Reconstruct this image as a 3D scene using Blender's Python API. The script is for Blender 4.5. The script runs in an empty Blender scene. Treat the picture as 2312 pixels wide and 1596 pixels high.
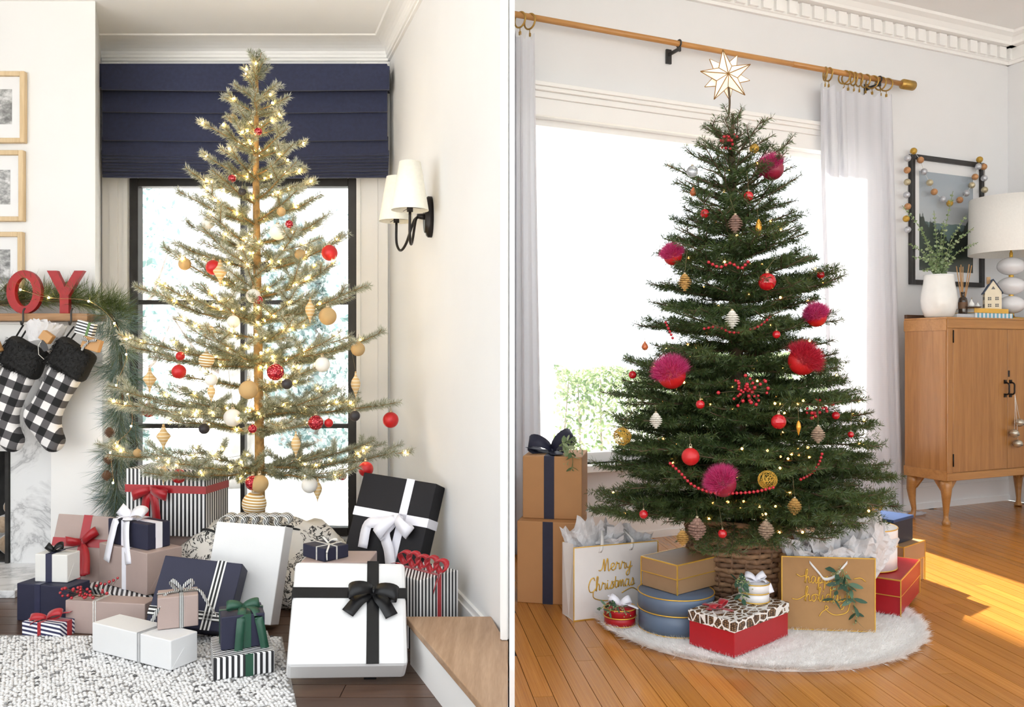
import bpy, bmesh, math, random
import numpy as np
from mathutils import Vector, Matrix

scene = bpy.context.scene
COL = scene.collection
rnd = random.Random(7)
NR = np.random.default_rng(11)
PI = math.pi

# ---------------------------------------------------------------- camera, world, sun, exposure
F, CX, CY, EYE = 1900.0, 1156.0, 798.0, 0.96
cam_data = bpy.data.cameras.new('camera')
cam = bpy.data.objects.new('camera', cam_data)
COL.objects.link(cam)
cam.location = (0, 0, EYE)
cam.rotation_euler = (PI / 2, 0, 0)
cam_data.sensor_fit = 'HORIZONTAL'
cam_data.sensor_width = 36.0
cam_data.lens = 36.0 * F / 2312.0
cam_data.clip_start = 0.05
cam_data.clip_end = 300
scene.camera = cam

world = bpy.data.worlds.new('overcast_sky')
scene.world = world
world.use_nodes = True
_bg = world.node_tree.nodes['Background']
_bg.inputs[0].default_value = (0.93, 0.97, 1.0, 1)
_bg.inputs[1].default_value = 1.55

sun_data = bpy.data.lights.new('sun', 'SUN')
sun_data.energy = 17.0
sun_data.angle = math.radians(1.2)
sun_data.color = (1.0, 0.93, 0.82)
sun = bpy.data.objects.new('sun', sun_data)
COL.objects.link(sun)
_az, _el = math.radians(-14), math.radians(33)
_sd = Vector((math.sin(_az) * math.cos(_el), math.cos(_az) * math.cos(_el), math.sin(_el)))
sun.rotation_euler = _sd.to_track_quat('Z', 'Y').to_euler()
sun.location = (2, 12, 8)

vs = scene.view_settings
scene.display_settings.display_device = 'sRGB'
vs.view_transform = 'Standard'
vs.look = 'None'
vs.exposure = 0.66
vs.gamma = 1.0
vs.use_curve_mapping = False
scene.cycles.use_denoising = True
scene.cycles.max_bounces = 6
scene.cycles.diffuse_bounces = 4
scene.cycles.glossy_bounces = 3
scene.cycles.transmission_bounces = 4
scene.cycles.use_light_tree = False
scene.cycles.use_adaptive_sampling = True
scene.cycles.adaptive_threshold = 0.05
scene.cycles.caustics_reflective = False
scene.cycles.caustics_refractive = False
scene.cycles.transparent_max_bounces = 8
scene.cycles.sample_clamp_indirect = 6.0

# ---------------------------------------------------------------- helpers
def at(px, py, D):
    return Vector(((px - CX) / F * D, D, EYE + (CY - py) / F * D))

def tag(o, label=None, cat=None, group=None, kind=None):
    if label: o['label'] = label
    if cat: o['category'] = cat
    if group: o['group'] = group
    if kind: o['kind'] = kind
    return o

def thing(name, label, cat, loc=(0, 0, 0), rot=(0, 0, 0), group=None, kind=None):
    o = bpy.data.objects.new(name, None)
    o.empty_display_size = 0.05
    COL.objects.link(o)
    o.location = loc
    o.rotation_mode = 'YXZ'
    o.rotation_euler = rot
    return tag(o, label, cat, group, kind)

def S(c):
    """sRGB 0-255 triple to linear"""
    return tuple(((v / 255) / 12.92 if v / 255 <= .04045 else ((v / 255 + .055) / 1.055) ** 2.4) for v in c)

MATS = {}
class NT:
    """tiny node-tree helper"""
    def __init__(s, name):
        s.m = bpy.data.materials.new(name)
        s.m.use_nodes = True
        s.t = s.m.node_tree
        s.b = s.t.nodes['Principled BSDF']
        s.out = s.t.nodes['Material Output']
    def n(s, kind, **kw):
        nd = s.t.nodes.new(kind)
        for k, v in kw.items():
            if k.startswith('i_'):
                key = k[2:]
                key = int(key) if key.isdigit() else key
                nd.inputs[key].default_value = v
            else:
                setattr(nd, k, v)
        return nd
    def l(s, a, b):
        s.t.links.new(a, b)
    def coord(s, which='Object', scale=None, rot=None):
        tc = s.n('ShaderNodeTexCoord')
        if scale is None and rot is None: return tc.outputs[which]
        mp = s.n('ShaderNodeMapping')
        if scale is not None: mp.inputs['Scale'].default_value = scale
        if rot is not None: mp.inputs['Rotation'].default_value = rot
        s.l(tc.outputs[which], mp.inputs[0])
        return mp.outputs[0]
    def math(s, op, a, b=None, c=None):
        nd = s.n('ShaderNodeMath', operation=op)
        for i, v in enumerate((a, b, c)):
            if v is None: continue
            if isinstance(v, (int, float)): nd.inputs[i].default_value = v
            else: s.l(v, nd.inputs[i])
        return nd.outputs[0]
    def mix(s, fac, a, b):
        nd = s.n('ShaderNodeMix', data_type='RGBA')
        for sock, v in ((nd.inputs[0], fac), (nd.inputs[6], a), (nd.inputs[7], b)):
            if isinstance(v, (int, float)): sock.default_value = v
            elif isinstance(v, tuple): sock.default_value = (*v[:3], 1)
            else: s.l(v, sock)
        return nd.outputs[2]
    def ramp(s, fac, stops):
        nd = s.n('ShaderNodeValToRGB')
        e = nd.color_ramp.elements
        while len(e) < len(stops): e.new(.5)
        for el, (p, c) in zip(e, stops):
            el.position = p
            el.color = (*c[:3], 1) if isinstance(c, tuple) else (c, c, c, 1)
        s.l(fac, nd.inputs[0])
        return nd.outputs[0]
    def bump(s, h, strength=.3, dist=.01):
        nd = s.n('ShaderNodeBump', i_Strength=strength, i_Distance=dist)
        s.l(h, nd.inputs['Height'])
        s.l(nd.outputs[0], s.b.inputs['Normal'])

def mat(name, c=(.8, .8, .8), rough=.5, metal=0., noise=.06, nscale=30., bump=0., bscale=200., coat=0., emit=None, estr=0., trans=0., sheen=0., spec=.5):
    if name in MATS: return MATS[name]
    t = NT(name)
    b = t.b
    b.inputs['Roughness'].default_value = rough
    b.inputs['Metallic'].default_value = metal
    b.inputs['Coat Weight'].default_value = coat
    b.inputs['Transmission Weight'].default_value = trans
    b.inputs['Sheen Weight'].default_value = sheen
    b.inputs['Specular IOR Level'].default_value = spec
    co = t.coord()
    nz = t.n('ShaderNodeTexNoise', i_Scale=nscale, i_Detail=3.0)
    t.l(co, nz.inputs['Vector'])
    lo = tuple(max(0, v * (1 - noise)) for v in c)
    hi = tuple(min(1, v * (1 + noise)) for v in c)
    t.l(t.ramp(nz.outputs[0], [(.3, lo), (.7, hi)]), b.inputs['Base Color'])
    if emit:
        b.inputs['Emission Color'].default_value = (*emit, 1)
        b.inputs['Emission Strength'].default_value = estr
    if bump:
        n2 = t.n('ShaderNodeTexNoise', i_Scale=bscale, i_Detail=2.0)
        t.l(co, n2.inputs['Vector'])
        t.bump(n2.outputs[0], bump, .004)
    MATS[name] = t.m
    return t.m

def stripes(name, c1, c2, axis, period, ratio=.5, rough=.45, off=0.):
    """flat printed stripes across one local axis ('x','y','z' or a vector)"""
    if name in MATS: return MATS[name]
    t = NT(name)
    vec = {'x': (1, 0, 0), 'y': (0, 1, 0), 'z': (0, 0, 1)}.get(axis, axis)
    dot = t.n('ShaderNodeVectorMath', operation='DOT_PRODUCT')
    t.l(t.coord(), dot.inputs[0])
    dot.inputs[1].default_value = vec
    fr = t.math('FRACT', t.math('ADD', t.math('MULTIPLY', dot.outputs['Value'], 1 / period), 50 + off))
    t.l(t.mix(t.math('GREATER_THAN', fr, ratio), c1, c2), t.b.inputs['Base Color'])
    t.b.inputs['Roughness'].default_value = rough
    MATS[name] = t.m
    return t.m

def wood(name, c1, c2, axis='x', scale=14., rough=.4, coat=.1, per_object=.25, stretch=14.):
    if name in MATS: return MATS[name]
    t = NT(name)
    sc = {'x': (scale / stretch, scale, scale), 'y': (scale, scale / stretch, scale), 'z': (scale, scale, scale / stretch)}[axis]
    oi = t.n('ShaderNodeObjectInfo')
    co = t.coord(scale=sc)
    ad = t.n('ShaderNodeVectorMath', operation='ADD')
    t.l(co, ad.inputs[0])
    cb = t.n('ShaderNodeCombineXYZ')
    r50 = t.math('MULTIPLY', oi.outputs['Random'], 50.)
    for i in range(3): t.l(r50, cb.inputs[i])
    t.l(cb.outputs[0], ad.inputs[1])
    nz = t.n('ShaderNodeTexNoise', i_Scale=1.6, i_Detail=6.0, i_Roughness=.6, i_Distortion=.6)
    t.l(ad.outputs[0], nz.inputs['Vector'])
    fine = t.n('ShaderNodeTexNoise', i_Scale=9., i_Detail=3.0)
    t.l(ad.outputs[0], fine.inputs['Vector'])
    mixv = t.math('ADD', t.math('MULTIPLY', nz.outputs[0], .7), t.math('MULTIPLY', fine.outputs[0], .3))
    c = t.ramp(mixv, [(.36, c2), (.62, c1)])
    hsv = t.n('ShaderNodeHueSaturation')
    t.l(t.math('ADD', t.math('MULTIPLY', oi.outputs['Random'], per_object * 2), 1 - per_object), hsv.inputs['Value'])
    t.l(c, hsv.inputs['Color'])
    t.l(hsv.outputs[0], t.b.inputs['Base Color'])
    t.b.inputs['Roughness'].default_value = rough
    t.b.inputs['Coat Weight'].default_value = coat
    t.b.inputs['Coat Roughness'].default_value = .15
    t.bump(fine.outputs[0], .12, .002)
    MATS[name] = t.m
    return t.m

def link(name, me, parent=None, loc=None, rot=None):
    o = bpy.data.objects.new(name, me)
    COL.objects.link(o)
    if parent is not None: o.parent = parent
    if loc is not None: o.location = loc
    if rot is not None:
        o.rotation_mode = 'YXZ'
        o.rotation_euler = rot
    return o

class MB:
    """collects shapes for ONE mesh object"""
    def __init__(s):
        s.v, s.f, s.sm = [], [], []
    def add(s, vs_, fs, smooth=False):
        o = len(s.v)
        s.v += [tuple(p) for p in vs_]
        s.f += [tuple(i + o for i in f) for f in fs]
        s.sm += [smooth] * len(fs)
        return s
    def box(s, c, sz, M=None):
        hx, hy, hz = sz[0] / 2, sz[1] / 2, sz[2] / 2
        vs_ = [Vector((x, y, z)) for x in (-hx, hx) for y in (-hy, hy) for z in (-hz, hz)]
        if M is not None: vs_ = [M @ p for p in vs_]
        c = Vector(c)
        return s.add([p + c for p in vs_], [(0, 1, 3, 2), (4, 6, 7, 5), (0, 4, 5, 1), (2, 3, 7, 6), (0, 2, 6, 4), (1, 5, 7, 3)])
    def box2(s, a, b):
        return s.box([(p + q) / 2 for p, q in zip(a, b)], [abs(q - p) for p, q in zip(a, b)])
    def hexa(s, bot, top):
        """solid between two polygons of equal size"""
        n = len(bot)
        fs = [tuple(range(n - 1, -1, -1)), tuple(range(n, 2 * n))] + [(i, (i + 1) % n, n + (i + 1) % n, n + i) for i in range(n)]
        return s.add(list(bot) + list(top), fs)
    def rings(s, rings_, closed=True, cap=True, smooth=True):
        n = len(rings_[0])
        vs_ = [p for r in rings_ for p in r]
        fs = []
        for k in range(len(rings_) - 1):
            for i in range(n if closed else n - 1):
                j = (i + 1) % n
                fs.append((k * n + i, k * n + j, (k + 1) * n + j, (k + 1) * n + i))
        if cap:
            fs.append(tuple(range(n - 1, -1, -1)))
            m = (len(rings_) - 1) * n
            fs.append(tuple(range(m, m + n)))
        return s.add(vs_, fs, smooth)
    def tube(s, pts, r, seg=6, cap=True):
        pts = [Vector(p) for p in pts]
        rs = r if isinstance(r, (list, tuple)) else [r] * len(pts)
        rings_, up = [], None
        for i, p in enumerate(pts):
            t = (pts[min(i + 1, len(pts) - 1)] - pts[max(i - 1, 0)])
            if t.length < 1e-9: t = Vector((0, 0, 1))
            t.normalize()
            if up is None:
                up = Vector((0, 0, 1)) if abs(t.z) < .9 else Vector((0, 1, 0))
            a = up - t * up.dot(t)
            if a.length < 1e-6: a = t.orthogonal()
            a.normalize()
            up = a
            b = t.cross(a)
            rings_.append([p + (a * math.cos(2 * PI * k / seg) + b * math.sin(2 * PI * k / seg)) * rs[i] for k in range(seg)])
        return s.rings(rings_, cap=cap)
    def lathe(s, prof, seg=24, c=(0, 0, 0), sy=1., cap=True):
        c = Vector(c)
        return s.rings([[c + Vector((r * math.cos(2 * PI * k / seg), r * sy * math.sin(2 * PI * k / seg), z)) for k in range(seg)] for r, z in prof], cap=cap)
    def sphere(s, c, r, seg=16, rings_=10, sz=1.):
        return s.lathe([(r * max(math.sin(PI * k / rings_), 1e-4), -r * sz * math.cos(PI * k / rings_)) for k in range(rings_ + 1)], seg, c, cap=False)
    def torus(s, c, R_, r, ax='y', seg=20, sub=6):
        c = Vector(c)
        rr = []
        for i in range(seg):
            a = 2 * PI * i / seg
            d = {'x': Vector((0, math.cos(a), math.sin(a))), 'y': Vector((math.cos(a), 0, math.sin(a))), 'z': Vector((math.cos(a), math.sin(a), 0))}[ax]
            n = {'x': Vector((1, 0, 0)), 'y': Vector((0, 1, 0)), 'z': Vector((0, 0, 1))}[ax]
            rr.append([c + d * (R_ + r * math.cos(2 * PI * k / sub)) + n * r * math.sin(2 * PI * k / sub) for k in range(sub)])
        rr.append(rr[0])
        return s.rings(rr, cap=False)
    def prism(s, poly, a, b, plane='xz'):
        """2-D polygon extruded along the third axis from a to b"""
        def P(p, t):
            return {'xz': (p[0], t, p[1]), 'xy': (p[0], p[1], t), 'yz': (t, p[0], p[1])}[plane]
        return s.hexa([P(p, a) for p in poly], [P(p, b) for p in poly])
    def strip(s, pts, wd, w, th=.0012):
        """thin solid ribbon along pts; wd: width direction(s); w: width(s)"""
        pts = [Vector(p) for p in pts]
        n = len(pts)
        wds = [Vector(q).normalized() for q in wd] if isinstance(wd, list) else [Vector(wd).normalized()] * n
        ws = w if isinstance(w, (list, tuple)) else [w] * n
        rr = []
        for i, p in enumerate(pts):
            t = (pts[min(i + 1, n - 1)] - pts[max(i - 1, 0)]).normalized()
            nn = t.cross(wds[i])
            if nn.length < 1e-6: nn = Vector((0, 0, 1))
            nn.normalize()
            a, b = wds[i] * ws[i] / 2, nn * th / 2
            rr.append([p - a - b, p + a - b, p + a + b, p - a + b])
        return s.rings(rr, smooth=True)
    def build(s, name, m, parent=None, loc=None, rot=None, bevel=0., seg=2, smooth=None):
        me = bpy.data.meshes.new(name)
        me.from_pydata(s.v, [], s.f)
        sm = s.sm if smooth is None else [smooth] * len(s.sm)
        me.polygons.foreach_set('use_smooth', sm)
        me.materials.append(m)
        bm = bmesh.new()
        bm.from_mesh(me)
        bmesh.ops.recalc_face_normals(bm, faces=bm.faces)
        if bevel:
            bmesh.ops.bevel(bm, geom=bm.edges[:], offset=bevel, segments=seg, affect='EDGES', profile=.5)
        bm.to_mesh(me)
        bm.free()
        me.update()
        return link(name, me, parent, loc, rot)

def np_mesh(name, V, Q, m, parent=None, tint=None, smooth=False):
    """fast mesh from numpy arrays; Q is (n,4) or (n,3)"""
    me = bpy.data.meshes.new(name)
    k = Q.shape[1]
    me.vertices.add(len(V))
    me.vertices.foreach_set('co', V.astype(np.float32).ravel())
    me.loops.add(Q.size)
    me.loops.foreach_set('vertex_index', Q.astype(np.int32).ravel())
    me.polygons.add(len(Q))
    me.polygons.foreach_set('loop_start', np.arange(0, Q.size, k, dtype=np.int32))
    if tint is not None:
        at_ = me.attributes.new('tint', 'FLOAT', 'POINT')
        at_.data.foreach_set('value', tint.astype(np.float32))
    me.update(calc_edges=True)
    if smooth: me.polygons.foreach_set('use_smooth', np.ones(len(Q), bool))
    me.materials.append(m)
    return link(name, me, parent)

def smooth_path(pts, k=6):
    pts = [Vector(p) for p in pts]
    if len(pts) < 3: return pts
    q = [pts[0] * 2 - pts[1]] + pts + [pts[-1] * 2 - pts[-2]]
    out = []
    for i in range(1, len(q) - 2):
        for j in range(k):
            t = j / k
            a, b, c, d = q[i - 1], q[i], q[i + 1], q[i + 2]
            out.append(.5 * ((2 * b) + (c - a) * t + (2 * a - 5 * b + 4 * c - d) * t * t + (3 * b - a - 3 * c + d) * t ** 3))
    out.append(pts[-1])
    return out

def blades(A, B, per_m, length, width, ang=(50, 75), droop=0., flat=0., seed=1, jit=.25):
    """needle quads along the segments A->B (n,3). returns V, Q, u (0 base..1 tip), t"""
    g = np.random.default_rng(seed)
    A = np.asarray(A, float); B = np.asarray(B, float)
    L = np.linalg.norm(B - A, axis=1)
    cnt = np.maximum(g.poisson(L * per_m), 1)
    idx = np.repeat(np.arange(len(A)), cnt)
    n = len(idx)
    t = g.random(n)
    base = A[idx] + (B - A)[idx] * t[:, None]
    d = (B - A)[idx] / np.maximum(L[idx], 1e-6)[:, None]
    up = np.tile([0., 0., 1.], (n, 1))
    par = np.abs(d[:, 2]) > .95
    up[par] = [0., 1., 0.]
    s1 = np.cross(d, up); s1 /= np.linalg.norm(s1, axis=1)[:, None]
    s2 = np.cross(s1, d)
    az = g.random(n) * 2 * PI
    ca, sa = np.cos(az), np.sin(az) * (1 - flat)
    rad = s1 * ca[:, None] + s2 * sa[:, None]
    rad /= np.linalg.norm(rad, axis=1)[:, None] + 1e-9
    an = np.radians(g.uniform(ang[0], ang[1], n))
    nd = d * np.cos(an)[:, None] + rad * np.sin(an)[:, None]
    nd[:, 2] -= droop * g.random(n)
    nd += g.normal(0, jit * .3, (n, 3))
    nd /= np.linalg.norm(nd, axis=1)[:, None]
    ln = length * g.uniform(1 - jit, 1 + jit, n)
    sd = np.cross(nd, g.normal(0, 1, (n, 3))); sd /= np.linalg.norm(sd, axis=1)[:, None] + 1e-9
    tip = base + nd * ln[:, None]
    mid = base + nd * (ln * .55)[:, None]
    mid[:, 2] += 0
    w = width * .5
    V = np.stack([base, mid - sd * w, tip, mid + sd * w], 1).reshape(-1, 3)
    Q = np.arange(4 * n).reshape(-1, 4)
    u = np.tile([0., .6, 1., .6], n)
    return V, Q, u, np.repeat(g.random(n), 4)

# ---------------------------------------------------------------- materials for the setting
M_WALL_A = mat('painted_wall_white', (.755, .755, .755), .75, noise=.015, nscale=3, bump=.04, bscale=300)
M_WALL_B = mat('painted_wall_pale_grey', (.76, .76, .77), .75, noise=.015, nscale=3, bump=.04, bscale=300)
M_TRIM = mat('white_trim_paint', (.88, .87, .855), .4, noise=.01, nscale=4)
M_CEIL = mat('ceiling_paint', (.93, .93, .925), .85, noise=.01, nscale=3)
M_BLACK = mat('black_steel', (.025, .024, .024), .45, noise=.2, nscale=20)
M_WALNUT = wood('walnut_floor', (.115, .06, .035), (.05, .025, .015), 'x', 16, .35, .2)
M_OAK = wood('honey_oak_floor', (.56, .235, .042), (.36, .125, .018), 'y', 16, .26, .35, .16)
M_JOINT = mat('dark_floor_joint', (.05, .025, .012), .8)

def structure(o, label):
    return tag(o, label, None, None, 'structure')

# ---------------------------------------------------------------- left-hand room shell
YA = 4.30            # plane of the window wall
YB = 3.75            # plane of the chimney breast
ZA = 2.53            # ceiling
def wallA_x(y): return .7946 - .33 * y      # splayed wall beside the window

fl = MB().box2((-3.6, -1.5, -.06), (0, YA, -.007)).build('floor', M_JOINT)
structure(fl, 'dark walnut plank floor around the grey rug by the fireplace')
unit = MB().box((0, 0, 0), (1, 1, 1))
_u = unit.build('plank', M_WALNUT, fl, bevel=0)
_plank_me = _u.data
bpy.data.objects.remove(_u)
def put_plank(parent, me, c, size, rz=0.):
    o = link('plank', me, parent, c)
    o.scale = size
    o.rotation_euler = (0, 0, rz)
    return o
y = 1.9
while y < 3.75:
    x = -2.75 - rnd.random() * .6
    while x < -.02:
        ln = rnd.uniform(.7, 1.3)
        x1 = min(x + ln, -.012)
        if x1 - x > .02:
            put_plank(fl, _plank_me, ((x + x1) / 2, y + .045, -.0035), (x1 - x - .0025, .0865, .007))
        x = x1
    y += .09

structure(MB().box2((-3.6, 1.3, ZA), (-.007, YA + .15, ZA + .1)).build('ceiling', M_CEIL), 'smooth white ceiling above the navy roman shade')

WX0, WX1, WZ0, WZ1 = -1.949, -.794, .03, 1.854
wb = MB()
wb.box2((-2.25, YA, 0), (WX0, YA + .14, ZA)).box2((WX1, YA, 0), (-.50, YA + .14, ZA))
wb.box2((WX0, YA, WZ1), (WX1, YA + .14, ZA)).box2((WX0, YA, -.05), (WX1, YA + .14, WZ0))
structure(wb.build('wall_back', M_WALL_A), 'white wall around the tall black window behind the flocked tree')

# chimney breast with the firebox hole
FX1, FX0, FZ0, FZ1 = -2.228, -3.1, .03, .526
cb = MB()
cb.hexa([(FX1, YB, 0), (-1.857, YB, 0), (-2.10, YA, 0), (FX1, YA, 0)], [(FX1, YB, ZA), (-1.857, YB, ZA), (-2.10, YA, ZA), (FX1, YA, ZA)])
cb.box2((FX0, YB, FZ1), (FX1, YA, ZA)).box2((-3.6, YB, 0), (FX0, YA, ZA)).box2((FX0, YB, 0), (FX1, YA, FZ0))
structure(cb.build('wall_left', M_WALL_A), 'white chimney breast wall carrying the three framed prints')
structure(MB().box2((-3.7, 1.3, 0), (-3.6, YA, ZA)).build('wall_side', M_WALL_A), 'white side wall past the fireplace')

wr = MB()
wr.hexa([(wallA_x(YA), YA, 0), (-.02, 2.47, 0), (-.010, 2.47, 0), (-.010, YA, 0)], [(wallA_x(YA), YA, ZA), (-.02, 2.47, ZA), (-.010, 2.47, ZA), (-.010, YA, ZA)])
structure(wr.build('wall_right', M_WALL_A), 'white wall carrying the double wall lamp')

# partition between the two rooms, seen end-on
structure(MB().box2((-.0070, 2.2, 0), (.0070, 4.16, 3.02)).build('wall_partition', mat('partition_white', (.95, .95, .95), .6, noise=.005)), 'thin white partition dividing the two rooms, seen edge-on')
# door casing against the partition
tc = MB().box2((-.0335, 2.395, .147), (-.0095, 2.465, ZA)).box2((-.0300, 2.388, .147), (-.0130, 2.395, ZA))
structure(tc.build('trim_1', M_TRIM), 'white vertical casing at the end of the wall lamp wall')

# cove crown moulding: profile swept along the window wall and the lamp wall
def crown(name, p0, p1, nrm, z0, zc, depth, label, m=M_TRIM):
    """p0,p1 plan points on the wall, nrm = plan normal into the room"""
    prof = [(0, z0), (.012, z0), (.012, z0 + .012), (.02, z0 + .014), (.02, z0 + .028)]
    for k in range(7):
        a = k / 6 * PI / 2
        prof.append((.024 + (depth - .03) * (1 - math.cos(a)), z0 + .032 + (zc - z0 - .038) * math.sin(a)))
    prof += [(depth, zc), (0, zc)]
    a = [(p0[0] + nrm[0] * d, p0[1] + nrm[1] * d, z) for d, z in prof]
    b = [(p1[0] + nrm[0] * d, p1[1] + nrm[1] * d, z) for d, z in prof]
    return structure(MB().hexa(a, b).build(name, m), label)
crown('trim_2', (-2.09, YA), (wallA_x(YA), YA), (0, -1), 2.452, ZA, .17, 'white cove crown moulding above the navy shade')
_nr = Vector((-.95, -.3133, 0)).normalized()
crown('trim_3', (wallA_x(YA), YA), (-.03, 2.5), (_nr.x, _nr.y), 2.452, ZA, .10, 'white crown moulding along the wall lamp wall')
# window casing boards
for nm, xa, xb, lb in (('trim_4', -2.085, WX0 - .004, 'white window casing behind the hanging pine garland'), ('trim_5', WX1 + .004, -.632, 'white window casing beside the wall lamp')):
    m_ = MB().box2((xa, YA - .018, 0), (xb, YA, 2.44)).box2((xa + .04, YA - .026, 0), (xb - .05, YA - .018, 2.44))
    m_.box2((xb - .02 if xa < -1.5 else xa, YA - .03, 0), (xb if xa < -1.5 else xa + .02, YA - .018, 2.44))
    structure(m_.build(nm, M_TRIM), lb)
bbm = MB()
q0, q1 = Vector((wallA_x(4.2), 4.2, 0)), Vector((wallA_x(2.66), 2.66, 0))
for th, z1 in ((.012, .125), (.018, .105)):
    o_ = _nr * th
    bbm.hexa([q0, q1, q1 + o_, q0 + o_], [p + Vector((0, 0, z1)) for p in (q0, q1, q1 + o_, q0 + o_)])
structure(bbm.build('baseboard_right', M_TRIM), 'white baseboard behind the striped box and step')

# step / bench with oak top
bt = thing('window_step', 'low wooden step with oak top and white riser beside the presents', 'step', (0, 0, 0))
lx = lambda yy: -.0889 + (1.94 - yy) * .36
top = [(lx(2.61), 2.61), (-.064, 2.61), (-.036, 2.47), (-.0105, 2.385), (-.0105, 1.80)]
MB().hexa([(p[0], p[1], .123) for p in top], [(p[0], p[1], .145) for p in top]).build('oak_top', wood('oak_step', (.44, .285, .175), (.32, .19, .105), 'y', 26, .45, .05, 0.), bt, bevel=.003)
ris = [(lx(2.6) + .012, 2.60), (-.075, 2.60), (-.036, 2.46), (-.0105, 2.38), (-.0105, 1.84)]
MB().hexa([(p[0], p[1], 0.) for p in ris], [(p[0], p[1], .123) for p in ris]).build('riser', M_TRIM, bt)

# ---------------------------------------------------------------- black window
win = thing('window_1', 'tall black steel window with six panes behind the flocked tree', None, (0, 0, 0), kind='structure')
fr = MB()
fw = .042
yy0, yy1 = YA - .012, YA + .05
fr.box2((WX0, yy0, WZ0), (WX0 + fw, yy1, WZ1)).box2((WX1 - fw, yy0, WZ0), (WX1, yy1, WZ1))
fr.box2((WX0 + fw, yy0, WZ1 - fw), (WX1 - fw, yy1, WZ1)).box2((WX0 + fw, yy0, WZ0), (WX1 - fw, yy1, WZ0 + fw))
fr.build('window_frame', M_BLACK, win, bevel=.003, seg=1)
xm = (WX0 + WX1) / 2 - .005
MB().box2((xm - .011, yy0 + .01, WZ0 + fw), (xm + .011, yy1 - .01, WZ1 - fw)).build('muntin', M_BLACK, win)
for zz in (1.222, .589):
    for xa, xb in ((WX0 + fw, xm - .011), (xm + .011, WX1 - fw)):
        MB().box2((xa, yy0 + .01, zz - .011), (xb, yy1 - .01, zz + .011)).build('muntin', M_BLACK, win)
def glass_mat():
    t = NT('window_glass')
    tr = t.n('ShaderNodeBsdfTransparent')
    gl = t.n('ShaderNodeBsdfGlossy', i_Roughness=.02)
    mx = t.n('ShaderNodeMixShader', i_0=.045)
    t.l(tr.outputs[0], mx.inputs[1]); t.l(gl.outputs[0], mx.inputs[2])
    t.l(mx.outputs[0], t.out.inputs[0])
    return t.m
M_GLASS = glass_mat()
for xa, xb in ((WX0 + fw, xm - .011), (xm + .011, WX1 - fw)):
    for za, zb in ((WZ0 + fw, .578), (.6, 1.211), (1.233, WZ1 - fw)):
        MB().box2((xa, YA + .016, za), (xb, YA + .020, zb)).build('pane', M_GLASS, win)

# ---------------------------------------------------------------- right-hand room shell
WA = math.radians(24)
WO = Vector((0, 4.09, 0))
RB = Matrix.Rotation(WA, 4, 'Z')
ZB = 3.02
def wb_pt(u, v, z):
    """point in the window-wall frame: u along the wall, v into the room (positive), z up"""
    return WO + Vector((u * math.cos(WA) + v * math.sin(WA), u * math.sin(WA) - v * math.cos(WA), z))
def wall_u(px, v=0.):
    s_ = (px - CX) / F
    return ((4.09 - v / math.cos(WA)) * s_) / (math.cos(WA) - s_ * math.sin(WA)) - v * math.tan(WA)
UC = 3.575                                          # far corner
def wframe(name, label=None, cat=None, u=0., v=0., z=0., kind=None, group=None):
    """Empty whose local x runs along the window wall, local -y into the room"""
    return thing(name, label, cat, wb_pt(u, v, z), (0, 0, WA), group, kind)

c0, c1 = wb_pt(0, 0, 0), wb_pt(UC, 0, 0)
c2 = wb_pt(UC, 6.2, 0)
fb = MB()
poly = [(.0, -1.5), (c2.x, -1.5), (c2.x, c2.y), (c1.x, c1.y), (.0, 4.12)]
fb.hexa([(p[0], p[1], -.06) for p in poly], [(p[0], p[1], -.007) for p in poly])
flb = fb.build('floor', M_JOINT)
structure(flb, 'honey oak strip floor lit by the sun around the fur tree skirt')
_u = MB().box((0, 0, 0), (1, 1, 1)).build('plank', M_OAK)
oak_me = _u.data
bpy.data.objects.remove(_u)
PA = math.atan2(-.135, 1.0)                          # board direction in plan
pd = Vector((math.sin(PA), math.cos(PA), 0)); pn = Vector((math.cos(PA), -math.sin(PA), 0))
n_pl = 0
lines_ = []
off = -.30
while off < 4.2:
    ystart = 1.75 - rnd.random() * .9
    while ystart < 5.8:
        ln = rnd.uniform(.9, 1.9)
        a, b = ystart, min(ystart + ln, 5.9)
        lines_.append((off, a, b))
        ystart = b
    off += .0585
for off, a, b in lines_:
    # clip to the room: right of the partition, in front of the window wall
    aa, bb = a, b
    xA = (pn * off + pd * aa); xB = (pn * off + pd * bb)
    def inside(p): return p.x > -.045 and (p - c0).dot(Vector((-math.sin(WA), math.cos(WA), 0))) < -.01 and (p - c1).dot(Vector((math.cos(WA), math.sin(WA), 0))) < -.03
    ts = [t for t in np.linspace(aa, bb, 120) if inside(pn * (off - .03) + pd * t) and inside(pn * (off + .03) + pd * t)]
    if not ts or ts[-1] - ts[0] < .05 or ts[-1] < 2.2: continue
    aa, bb = ts[0], ts[-1]
    p = pn * off + pd * ((aa + bb) / 2)
    # keep only what the room camera could see
    if not any(q.y > 2.1 and q.x / q.y < .66 for q in (pn * off + pd * (aa + (bb - aa) * k / 10) for k in range(11))): continue
    put_plank(flb, oak_me, (p.x, p.y, -.0035), (.0565, bb - aa - .002, .007 + rnd.uniform(0, .0004)), -PA)
    n_pl += 1
print('planks', n_pl)

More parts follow.
